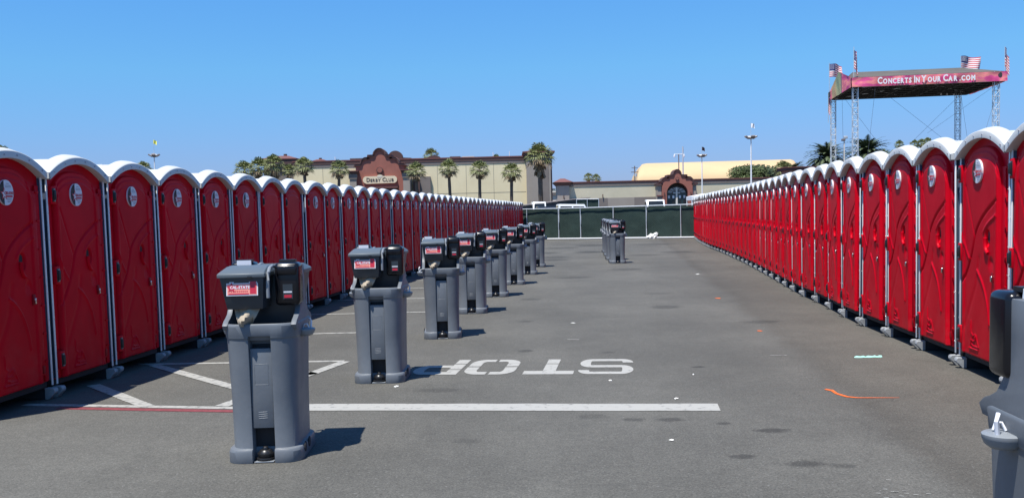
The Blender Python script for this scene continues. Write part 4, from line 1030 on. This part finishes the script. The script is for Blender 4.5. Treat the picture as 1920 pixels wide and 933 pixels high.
# wall with arched opening: left and right halves
def gable_half(sg_):
    inner = [(gx + sg_ * x, z) for x, z in [(0, 4.74)] + arc_pts(0, 3.55, 1.22, 1.19, 90, 0, 10)[1:] + [(1.22, 0)]]
    outer = [(gx + sg_ * x, z) for x, z in half]
    poly = outer + inner[::-1]
    mb = MB(); mb.prism(poly, -1.9, -.2, 'terra'); return mb
a_ = gable_half(1); b_ = gable_half(-1)
a_.add(b_.v, b_.f, 'terra'); a_.build('gable', B)
path = [(gx - x, z) for x, z in reversed(half[:-1])] + [(gx + x, z) for x, z in half[1:-1]]
cornice_along(path, -2.0, -.1, .15, 'cap').build('gable_cornice', B)
cornice_along([(x, z + .158) for x, z in path], -2.03, -.1, .03, 'tile').build('gable_cap_tiles', B)
s = MB(); s.cyl((gx, -1.90, 5.2), .20, .10, 'cap', 16, axis='y'); s.cyl((gx, -1.99, 5.2), .14, .04, 'terra', 16, axis='y'); s.build('medallion', B)
for sx_ in (-1, 1):
    s = MB(); xx = gx + sx_ * 2.02; s.box(xx - .22, xx + .22, -1.7, -.06, 0, 4.45, 'taupe'); s.box(xx - .34, xx + .34, -1.9, -.1, 4.45, 4.66, 'cap'); s.box(xx - .36, xx + .36, -1.92, -.1, 4.66, 4.72, 'tile')
    s.box(xx - .36, xx + .36, -1.95, -1.7, 3.22, 3.36, 'tile'); s.box(xx - .28, xx + .28, -1.85, -1.7, 0, 3.22, 'taupe2'); s.build('gable_column', B)
s = MB(); s.box(gx - 1.22, gx + 1.22, -.35, -.3, 0, 4.7, 'taupe2'); s.build('door_recess', B)
s = MB(); n_ = 14; pts = [(gx, -1.30, 3.60)] + [(x, -1.30, z) for x, z in arc_pts(gx, 3.60, 1.05, .62, 0, 180, n_)]; s.add(pts, [(0, i + 1, i + 2) for i in range(n_)], 'wglass')
for a in (35, 65, 115, 145): s.tube([(gx, -1.32, 3.60), (gx + 1.05 * math.cos(R(a)), -1.32, 3.60 + .62 * math.sin(R(a)))], .03, 'cap', 5)
s.tube([(x, -1.32, z) for x, z in arc_pts(gx, 3.60, .5, .30, 0, 180, 8)], .025, 'cap', 5); s.build('fanlight', B)
for k, xx in enumerate((-.90, -.38, .38, .90)):
    s = MB(); s.box(gx + xx - .25, gx + xx + .25, -1.36, -1.26, 0, 3.52, 'dglass'); s.box(gx + xx - .11, gx + xx + .11, -1.375, -1.362, 2.98, 3.28, 'tent'); s.box(gx + xx - .17, gx + xx + .17, -1.375, -1.362, 1.2, 2.8, 'black'); s.build('door', B)
s = MB(); s.box(gx - .10, gx + .10, -1.42, -1.26, 0, 4.25, 'palewall'); s.box(gx - .38, gx + .38, -1.46, -1.26, 3.52, 3.62, 'palewall'); s.build('door_mullion', B)
for xx in (6.3, 10.9, gx - 1.5, gx + 1.55): 
    s = MB(); yy = -.55 if xx < 7 else (-.08 if xx < 12 else -1.92); s.cyl((xx, yy - .06, 3.2), .05, .45, 'cap', 8); s.build('wall_lamp', B)
s = MB(); s.box(33.0, 35.8, 1, 4, 5.0, 5.95, 'taupe'); s.box(32.6, 36.2, .6, 4.4, 5.95, 6.25, 'cap'); s.box(32.5, 36.3, .5, 4.5, 6.25, 6.35, 'tile'); s.build('roof_ledge', B)

# --- arena with the pale yellow roof
B = empty('arena_hall', (0, 230, 0)); tag(B, 'big hall with plain pale yellow curved roof behind the low building', 'building')
s = MB(); n_ = 14; loops = []
for xx, k in ((29.8, .55), (30.0, .85), (30.5, .97), (31.6, 1.0), (66.4, 1.02), (67.2, .98), (67.8, .85), (68.0, .5)):
    loops.append([(xx + (.178 if xx < 40 else .26) * min(y, 23), y, 7.0 + 6.6 * k * math.sin(PI * i / n_) ** .7) for i, y in [(i, 0 + 46 * (1 - math.cos(PI * i / n_)) / 2) for i in range(n_ + 1)]] )
s.loft(loops, 'arena'); s.build('roof', B, ang=60)
s = MB(); s.box(30.6, 67.5, .2, 45.8, 0, 7.05, 'sandw'); s.build('wall', B)
# small yellow block in the gap
B = empty('yellow_shed', (0, 170, 0)); tag(B, 'small pale yellow building in the gap between the two cream buildings', 'building')
s = MB(); s.box(7.0, 9.6, 0, 6, 0, 4.7, 'sandw'); s.box(7.0, 9.6, -.05, -.003, 3.6, 4.7, 'palewall'); s.box(6.9, 9.7, -.4, -.051, 3.4, 3.52, 'cap'); s.build('wall', B)
s = MB(); s.box(6.8, 9.8, -.3, 6.3, 4.7, 4.95, 'hvac'); s.box(6.6, 9.9, -.1, 6.3, 5.1, 5.4, 'palewall'); s.build('roof', B)

# ------------------------------------------------------------------ floodlights, poles
def flag_mb(w, h, kind, seed=0, drape=0.0, ang=0.0):
    """waving cloth hanging from (0,0,0) downwards; 13 stripes with a canton when kind is stripes"""
    s = MB(); nx, nz = 14, 13; vs = []
    for j in range(nz + 1):
        for i in range(nx + 1):
            u, v = i / nx, j / nz
            x = u * w * (1 - drape * .75); y_ = .12 * w * math.sin(u * 7 + seed + v * 1.5) * (.4 + u); z = -v * h - drape * u * w * .85 - .06 * h * math.sin(u * 5 + seed)
            vs.append((x * math.cos(ang), x * math.sin(ang) + y_, z))
    for j in range(nz):
        for i in range(nx):
            if kind == 'stripes': m = 'fblue' if (i < 6 and j < 7) else ('fred' if j % 2 == 0 else 'fwhite')
            else: m = kind
            a = j * (nx + 1) + i; s.add([vs[a], vs[a + 1], vs[a + nx + 2], vs[a + nx + 1]], [(0, 1, 2, 3)], m)
    if kind == 'stripes':
        for jj in range(5):
            for ii in range(5):
                a = vs[(jj + 1) * (nx + 1) + ii + 0]; b = vs[(jj + 1) * (nx + 1) + ii + 1]; c = ((a[0] + b[0]) / 2, (a[1] + b[1]) / 2, (a[2] + b[2]) / 2)
                q = w * .014; s.add([(c[0] - q, c[1] - .01, c[2] - q), (c[0] + q, c[1] - .01, c[2] - q), (c[0] + q, c[1] - .01, c[2] + q), (c[0] - q, c[1] - .01, c[2] + q)], [(0, 1, 2, 3)], 'fwhite')
    return s
def floodlight(x, y, h, ftop, flag, lab, sc=1.0, seed=0):
    root = empty('floodlight_mast', (x, y, 0)); tag(root, lab, 'floodlight', 'floodlight masts with flags')
    s = MB(); s.cyl((0, 0, 0), .10 * sc, h, 'tent', 10, r2=.06 * sc); s.build('mast', root)
    s = MB(); s.cyl((0, 0, h - .02), .16 * sc, .12, 'hvac', 10); s.box(-.25 * sc, .25 * sc, -.25 * sc, .25 * sc, h + .1, h + .22, 'palewall'); s.build('head', root, bevel=.02)
    for a in (0, PI / 2, PI, 3 * PI / 2):
        s = MB(); T = Matrix.Rotation(a + .2, 4, 'Z') @ Matrix.Translation((.42 * sc, 0, h + .12)) @ Matrix.Rotation(-.55, 4, 'Y'); s.box(-.20 * sc, .24 * sc, -.20 * sc, .20 * sc, -.05, .07, 'hvac', T=T); s.box(-.18 * sc, .22 * sc, -.18 * sc, .18 * sc, .071, .09, 'palewall', T=T); s.build('lamp', root)
    s = MB(); s.cyl((0, 0, h + .2), .018, ftop - h - .2, 'galv', 6); s.build('flagstaff', root)
    f = flag_mb(.52 * sc, .44 * sc, flag, seed, .35, .1).build('flag', root, ang=180, fix=False); f.location = (0, 0, ftop)
floodlight(24.66, 100, 8.65, 10.25, 'fwhite', 'tall white floodlight mast flying a white flag above the right row', 1.0, 1)
floodlight(21.61, 110, 7.45, 8.6, 'fdark', 'smaller floodlight mast flying a dark flag left of the white flag mast', .9, 2)
floodlight(-32.48, 90, 7.6, 9.15, 'yellow', 'floodlight mast flying a yellow flag above the left toilet roofs', .8, 3)
root = empty('camera_mast', (22.75, 130, 0)); tag(root, 'twin grey poles with globe cameras rising behind the arched doorway gable', 'camera mast')
s = MB(); s.cyl((-.28, 0, 0), .07, 8.95, 'hvac', 8); s.build('pole', root); s = MB(); s.cyl((.28, 0, 0), .09, 9.95, 'galv', 8); s.build('pole', root)
s = MB(); s.tube([(-.9, 0, 8.95), (.45, 0, 8.95)], .05, 'galv', 6); s.build('cross_arm', root)
for x in (-.85, .42): s = MB(); s.cyl((x, 0, 8.55), .12, .35, 'tent', 10, r2=.10); s.build('camera_globe', root, bevel=.03)
root = empty('utility_pole', (20.45, 160, 0)); tag(root, 'thin distant utility pole with a crossarm left of the yellow roof', 'utility pole')
s = MB(); s.cyl((0, 0, 0), .09, 8.9, 'hvac', 6); s.build('pole', root); s = MB(); s.box(-.5, .5, -.05, .05, 8.55, 8.65, 'hvac'); s.box(-.6, .6, -.05, .05, 7.85, 7.98, 'hvac'); s.cyl((.15, -.1, 7.2), .18, .5, 'galv', 8); s.build('cross_arm', root)
root = empty('lamp_post', (37.57, 110, 0)); tag(root, 'slim grey lamp post between the two left stage towers', 'lamp post')
s = MB(); s.cyl((0, 0, 0), .09, 8.9, 'palewall', 8, r2=.06); s.build('pole', root); s = MB(); s.box(-.3, .1, -.15, .15, 8.85, 9.1, 'hvac'); s.box(-.05, .35, -.15, .15, 9.1, 9.4, 'galv'); s.build('lamp', root, bevel=.03)

# ------------------------------------------------------------------ covered stage
st_o = Vector((31.6, 90, 0)); U = Vector((.990, -.142, 0)); V = Vector((.142, .990, 0))
stage = empty('stage_canopy', st_o, math.atan2(U.y, U.x)); tag(stage, 'raised stage canopy on four lattice towers with pink CONCERTS IN YOUR CAR banner', 'stage')
SW, SD, ZB = 12.75, 10.2, 12.35
def lattice(x, y, h, w=.46):
    s = MB(); q = w / 2; cs = [(-q, -q), (q, -q), (q, q), (-q, q)]
    for a, b in cs: s.tube([(x + a, y + b, 0), (x + a, y + b, h)], .032, 'galv', 5)
    n_ = int(h / .55)
    for k in range(n_):
        z0, z1 = h * k / n_, h * (k + 1) / n_
        for j in range(4):
            a, b = cs[j], cs[(j + 1) % 4]
            s.tube([(x + a[0], y + a[1], z0), (x + b[0], y + b[1], z0)], .016, 'galv', 4)
            if k % 2: a, b = b, a
            s.tube([(x + a[0], y + a[1], z0), (x + b[0], y + b[1], z1)], .016, 'galv', 4)
    return s
for x, y in ((.15, .1), (SW - .45, .1), (.0, SD - .1), (SW - .75, SD - .1)):
    lattice(x, y, ZB + .9).build('lattice_tower', stage, smooth=False)
    s = MB(); s.box(x - .42, x + .42, y - .42, y + .42, ZB + .35, ZB + .8, 'truss'); s.build('tower_sleeve', stage)
# roof trusses underneath
zt0 = 13.10
s = MB()
for k in range(9):
    x = SW * k / 8; s.tube([(x, .1, ZB + .05), (x, SD - .1, ZB + .05)], .05, 'truss', 5); s.tube([(x, .1, ZB + .75), (x, SD - .1, ZB + .75)], .05, 'truss', 5)
    for j in range(12):
        y0, y1 = SD * j / 12, SD * (j + 1) / 12; s.tube([(x, y0, ZB + .05 if j % 2 else ZB + .75), (x, y1, ZB + .75 if j % 2 else ZB + .05)], .03, 'truss', 4)
for k in range(7):
    y = SD * k / 6; s.tube([(0, y, ZB + .02), (SW, y, ZB + .02)], .06, 'truss', 5); s.tube([(0, y, ZB + .78), (SW, y, ZB + .78)], .06, 'truss', 5)
    for j in range(16):
        x0, x1 = SW * j / 16, SW * (j + 1) / 16; s.tube([(x0, y, ZB + .05 if j % 2 else ZB + .75), (x1, y, ZB + .75 if j % 2 else ZB + .05)], .03, 'truss', 4)
s.tube([(0, 0, ZB + .2), (SW * .5, SD, ZB + .2)], .04, 'galv', 4); s.tube([(SW * .5, 0, ZB + .2), (SW, SD, ZB + .2)], .04, 'galv', 4); s.tube([(0, SD, ZB + .1), (SW * .5, 0, ZB + .1)], .04, 'galv', 4)
s.box(-.1, SW + .1, SD - .25, SD + .1, ZB - .02, zt0, 'truss'); s.box(SW + .12, SW + .18, 0, SD, ZB, zt0, 'truss'); s.box(-.2, -.14, 0, SD, ZB + .05, zt0, 'truss'); s.build('roof_truss_dark_liner', stage, smooth=False)  # boxes: added dark sheets painting the shade inside the canopy's back and sides
for k, (x, y) in enumerate([(10.5, 8.5), (11.2, 8.7), (9.9, 8.3)]):
    s = MB(); s.cyl((x, y, ZB - .12), .10, .18, 'tent', 8, r2=.06); s.build('stage_lamp', stage)
s = MB(); e0, e1 = -.15, SW + .15; zr = 14.45; zt = 13.25
s.add([(e0, -.1, zt), (e1, -.1, zt), (e1, SD + .1, zt), (e0, SD + .1, zt), (1.0, SD * .55, zr), (SW - 1.9, SD * .55, zr), (e0, -.1, zt - .12), (e1, -.1, zt - .12), (e1, SD + .1, zt - .12), (e0, SD + .1, zt - .12)],
      [(0, 1, 5, 4), (1, 2, 5), (2, 3, 4, 5), (3, 0, 4), (9, 8, 7, 6), (0, 6, 7, 1), (1, 7, 8, 2), (2, 8, 9, 3), (3, 9, 6, 0)], 'roofcloth')
s.build('canopy_roof', stage, smooth=False)
s = MB(); wavy(s, -.25, SW + .35, ZB - .0, ZB + .84, 'banner', .14, y=-.38, nx=70, nz=6); bn = s.build('front_banner', stage, ang=180, fix=False)
s = MB(); smallcaps(s, ['Concerts', 'In', 'Your', 'Car', '.com'], .92, 'fwhite', Vector((1.95, -.56, ZB + .13)), fit=8.35, kz=.90, ratio=.76, bold=.028, ext=.012, rot=Matrix.Identity(4), gap=.20)
s.build('banner_lettering', bn, smooth=False)
s = MB(); n_ = 30; vs = []
for i in range(n_ + 1):
    t = i / n_; y = -.35 + (SD + .6) * t; top = zt + (zr - zt + .1) * (1 - abs(t - .55) / .55) if t < .55 else zt - .1 + (zr - zt + .2) * (1 - (t - .55) / .45)
    for j in range(6):
        q = j / 5; vs.append((-.32 + .1 * noise.noise(Vector((y, q * 2, 1))) + .0, y, ZB + .0 + (top - ZB) * q))
k0 = len(s.v); s.v += vs
for i in range(n_):
    t = (i + 2.0 * noise.noise(Vector((i * .3, 2, 5)))) / n_
    for j in range(5):
        s.f.append([i * 6 + j, (i + 1) * 6 + j, (i + 1) * 6 + j + 1, i * 6 + j + 1]); s.m.append(s.mi('banner' if t < .34 else ('hvac' if t < .42 else ('banner2' if t < .84 else 'banner'))))
s.build('side_banner', stage, ang=180, fix=False)
s = MB(); wavy(s, .0, SD, ZB, ZB + .95, 'banner', .1, y=0, nx=30, nz=4); s.v = [(SW + .36 + y, x, z) for x, y, z in s.v]; s.build('side_banner', stage, ang=180, fix=False)
cables = [((1.2, SD, ZB), (7.7, SD + .6, 3.5)), ((5.6, SD, ZB), (13.4, SD + .8, 6.0)), ((12.2, SD, ZB), (6.3, SD, 6.5)), ((6.3, SD, 6.5), (3.5, SD, 2.5)), ((.7, SD - 1, ZB), (1.5, SD + 2, 2)), ((1.9, .0, ZB), (1.0, 1, 2)), ((SW, .5, ZB), (9.4, -1, 2)), ((SW - .4, SD, ZB - .2), (SW + 1.4, SD + 1, 2)), ((SW + .1, 1.2, ZB), (SW - 3.6, SD, 8.7))]
for a, b in cables: s = MB(); s.tube([a, b], .011, 'wire', 4); s.build('guy_cable', stage)
# flags on the canopy corners
def stage_flag(lx_, ly_, z0, z1, w, h, drape, ang, seed, lab):
    p = st_o + U * lx_ + V * ly_; root = empty('flag', (p.x, p.y, z0)); tag(root, lab, 'flag', 'striped flags on the stage canopy corners')
    s = MB(); s.cyl((0, 0, 0), .03, z1 - z0, 'galv', 6); s.build('flagpole', root)
    f = flag_mb(w, h, 'stripes', seed, drape, ang).build('flag_cloth', root, ang=180, fix=False); f.location = (0, 0, z1 - z0 - .03)
stage_flag(.0, -.05, ZB + .9, 16.0, 1.15, 1.7, .95, -.3, 1, 'drooping striped flag above the front left corner of the stage canopy')
stage_flag(-.35, SD + .1, ZB + .6, 16.1, 1.6, 1.3, .25, .0, 2, 'striped flag blowing right above the rear left corner of the stage canopy')
stage_flag(SW + .15, -.2, ZB + .9, 15.4, 1.05, 1.7, .95, -.2, 3, 'drooping striped flag above the front right corner of the stage canopy')
stage_flag(SW - .5, SD - .1, ZB + .9, 16.15, 1.9, 1.25, .05, .0, 4, 'striped flag spread flat above the rear right part of the stage canopy')
stage_flag(-.42, SD + .3, 10.1, 13.1, 1.0, 1.7, .95, .1, 5, 'limp striped flag hanging beside the rear left stage tower')

# ------------------------------------------------------------------ vehicles and things beyond the fence
def vehicle(x, y, rz, L, W, prof, green, m, lab, cat, name, front_view=False):
    """prof: body side outline (along x), green: cabin side outline"""
    root = empty(name, (x, y, 0), rz); tag(root, lab, cat, 'vehicles parked beyond the green fence')
    s = MB(); s.prism(prof, -W / 2, W / 2, m); s.build('body', root, bevel=.06, seg=2)
    s = MB(); hw = W / 2 - .08
    lo = [(px_, -hw, pz) for px_, pz in green]; hi = [(px_, hw, pz) for px_, pz in green]; s.loft([hi, lo], m); cab = s.build('cabin', root, bevel=.07, seg=2)
    (ax, az), (bx, bz), (cx, cz), (dx, dz) = green[:4]    # rear bottom, front bottom, front top, rear top
    def lerp(p, q, t): return (p[0] + (q[0] - p[0]) * t, p[1] + (q[1] - p[1]) * t)
    A, Bq, Cq, D = green[0], green[1], green[2], green[3]
    for sg_ in (-1, 1):
        for t0, t1 in ((.06, .48), (.53, .93)):
            s = MB(); P_ = [lerp(lerp(A, Bq, t), lerp(D, Cq, t), q) for t, q in ((t0, .15), (t1, .15), (t1, .82), (t0, .82))]
            y0 = sg_ * (hw + .004); s.loft([[(a, y0, b) for a, b in P_], [(a, y0 + sg_ * .012, b) for a, b in P_]], 'carglass'); s.build('side_window', cab)
    for P0, P1, sg_ in ((Bq, Cq, 1), (A, D, -1)):
        s = MB(); a = lerp(P0, P1, .15); b = lerp(P0, P1, .88); n_ = .02 * sg_
        s.loft([[(a[0] + n_ * .2, -hw + .12, a[1]), (a[0] + n_ * .2, hw - .12, a[1]), (b[0] + n_ * .2, hw - .16, b[1]), (b[0] + n_ * .2, -hw + .16, b[1])], [(a[0] + n_, -hw + .12, a[1]), (a[0] + n_, hw - .12, a[1]), (b[0] + n_, hw - .16, b[1]), (b[0] + n_, -hw + .16, b[1])]], 'carglass'); s.build('windscreen', cab)
    for wx in (-L * .31, L * .31):
        for sg_ in (-1, 1):
            s = MB(); s.cyl((wx, sg_ * (W / 2 - .02), .36), .36, .24 * -sg_, 'tyre', 20, axis='y'); wh = s.build('wheel', root, bevel=.02); s = MB(); s.cyl((wx, sg_ * (W / 2 + .006), .36), .20, .03 * -sg_, 'galv', 16, axis='y'); s.build('rim', wh)
    for sg_ in (-1, 1):
        s = MB(); s.box(L / 2 - .04, L / 2 + .02, sg_ * W * .36 - .18, sg_ * W * .36 + .18, .72, .9, 'sticker_w'); s.build('headlight', root)
        s = MB(); s.box(bx - .1, bx + .02, sg_ * (W / 2 + .14) - .10, sg_ * (W / 2 + .14) + .10, bz + .05, bz + .30, 'black'); s.build('wing_mirror', root, bevel=.03)
pick = [(-2.7, .45), (2.7, .45), (2.72, 1.0), (1.3, 1.25), (-2.7, 1.3)]
vehicle(6.35, 95, .10, 5.4, 1.95, pick, [(-1.9, 1.28), (1.3, 1.25), (.75, 2.38), (-1.75, 2.45)], 'carwhite', 'white pickup with canopied bed seen side on beyond the fence', 'pickup truck', 'pickup_truck')
van = [(-2.6, .4), (2.5, .4), (2.6, 1.1), (1.9, 1.5), (-2.6, 1.5)]
vehicle(3.15, 108, R(-88), 5.2, 1.6, van, [(-2.5, 1.5), (1.9, 1.5), (1.2, 2.85), (-2.5, 2.9)], 'carwhite', 'boxy white van roof showing over the fence beside the left row', 'van', 'white_van')
vehicle(13.6, 92, R(-92), 5.8, 1.85, [(-2.9, .5), (2.9, .5), (2.92, 1.45), (1.2, 1.62), (-2.9, 1.55)], [(-1.2, 1.6), (1.25, 1.62), (.6, 2.62), (-.9, 2.65)], 'carwhite', 'large white truck facing the camera in front of the arched doorway', 'truck', 'white_truck')
suv = [(-2.4, .4), (2.4, .4), (2.42, 1.05), (1.2, 1.2), (-2.4, 1.25)]
vehicle(4.3, 101, .15, 3.4, 2.0, [(x_ * .7, z_) for x_, z_ in suv], [(-1.6, 1.2), (1.0, 1.2), (.5, 2.3), (-1.5, 2.3)], 'cardark', 'dark vehicle between the white van and the white pickup', 'car', 'dark_car')
vehicle(-.1, 84, .05, 4.8, 2.0, suv, [(-2.3, 1.2), (1.3, 1.2), (.6, 1.95), (-2.2, 1.95)], 'cardark', 'dark car mostly hidden by the end of the left row', 'car', 'dark_car')
vehicle(15.9, 98, -1.3, 4.8, 2.0, suv, [(-2.3, 1.2), (1.3, 1.2), (.6, 2.2), (-2.2, 2.2)], 'cardark', 'dark car parked beside the doors right of the white truck', 'car', 'dark_car')
# second green fence
f2 = empty('distant_fence', (7.0, 103, 0)); tag(f2, 'distant green screened fence section standing behind the white pickup', 'fence')
for a, b in ((0, 1.1), (1.15, 2.3)): s = MB(); wavy(s, a, b, .1, 2.92, 'screen', .05, nx=10, nz=6); s.build('windscreen_panel', f2, ang=180, fix=False)
for x in (0, 1.12, 2.33): s = MB(); s.cyl((x, -.05, 0), .035, 3.0, 'galv', 8); s.build('post', f2)
s = MB(); s.tube([(0, -.05, 2.98), (2.35, -.05, 2.98)], .04, 'tent', 6); s.build('top_rail', f2)
# dark lean-to tarpaulin
t_ = empty('tarpaulin_shelter', (4.6, 111.5, 0)); tag(t_, 'dark low shelter with sloping grey tarpaulin left of the distant green fence', 'shelter')
s = MB(); s.loft([[(-3.4, 0, 2.5), (4.6, 0, 3.25), (4.6, 3, 3.3), (-3.4, 3, 2.6)], [(-3.4, 0, 2.55), (4.6, 0, 3.3), (4.6, 3, 3.35), (-3.4, 3, 2.65)]], 'hvac'); s.build('tarpaulin', t_)
s = MB(); s.loft([[(-3.3, .4, 0), (4.5, .4, 0), (4.5, 2.9, 0), (-3.3, 2.9, 0)], [(-3.3, .4, 2.5), (4.5, .4, 3.2), (4.5, 2.9, 3.2), (-3.3, 2.9, 2.5)]], 'cardark'); s.build('side_cloth', t_)
# white canopy tent
c_ = empty('white_canopy', (19.55, 99, 0)); tag(c_, 'white pop up canopy beside the end of the right row', 'canopy')
s = MB(); s.box(-1.45, 1.6, -1.5, 1.5, 2.55, 2.95, 'tent'); s.loft([[(-1.45, -1.5, 2.95), (1.6, -1.5, 2.95), (1.6, 1.5, 2.95), (-1.45, 1.5, 2.95)], [(0, -.1, 3.2), (.1, -.1, 3.2), (.1, .1, 3.2), (0, .1, 3.2)]], 'tent'); s.build('canopy_top', c_)
for x in (-1.4, 1.55):
    for y in (-1.4, 1.4): s = MB(); s.box(x - .05, x + .05, y - .05, y + .05, 0, 2.55, 'tent'); s.build('leg', c_)
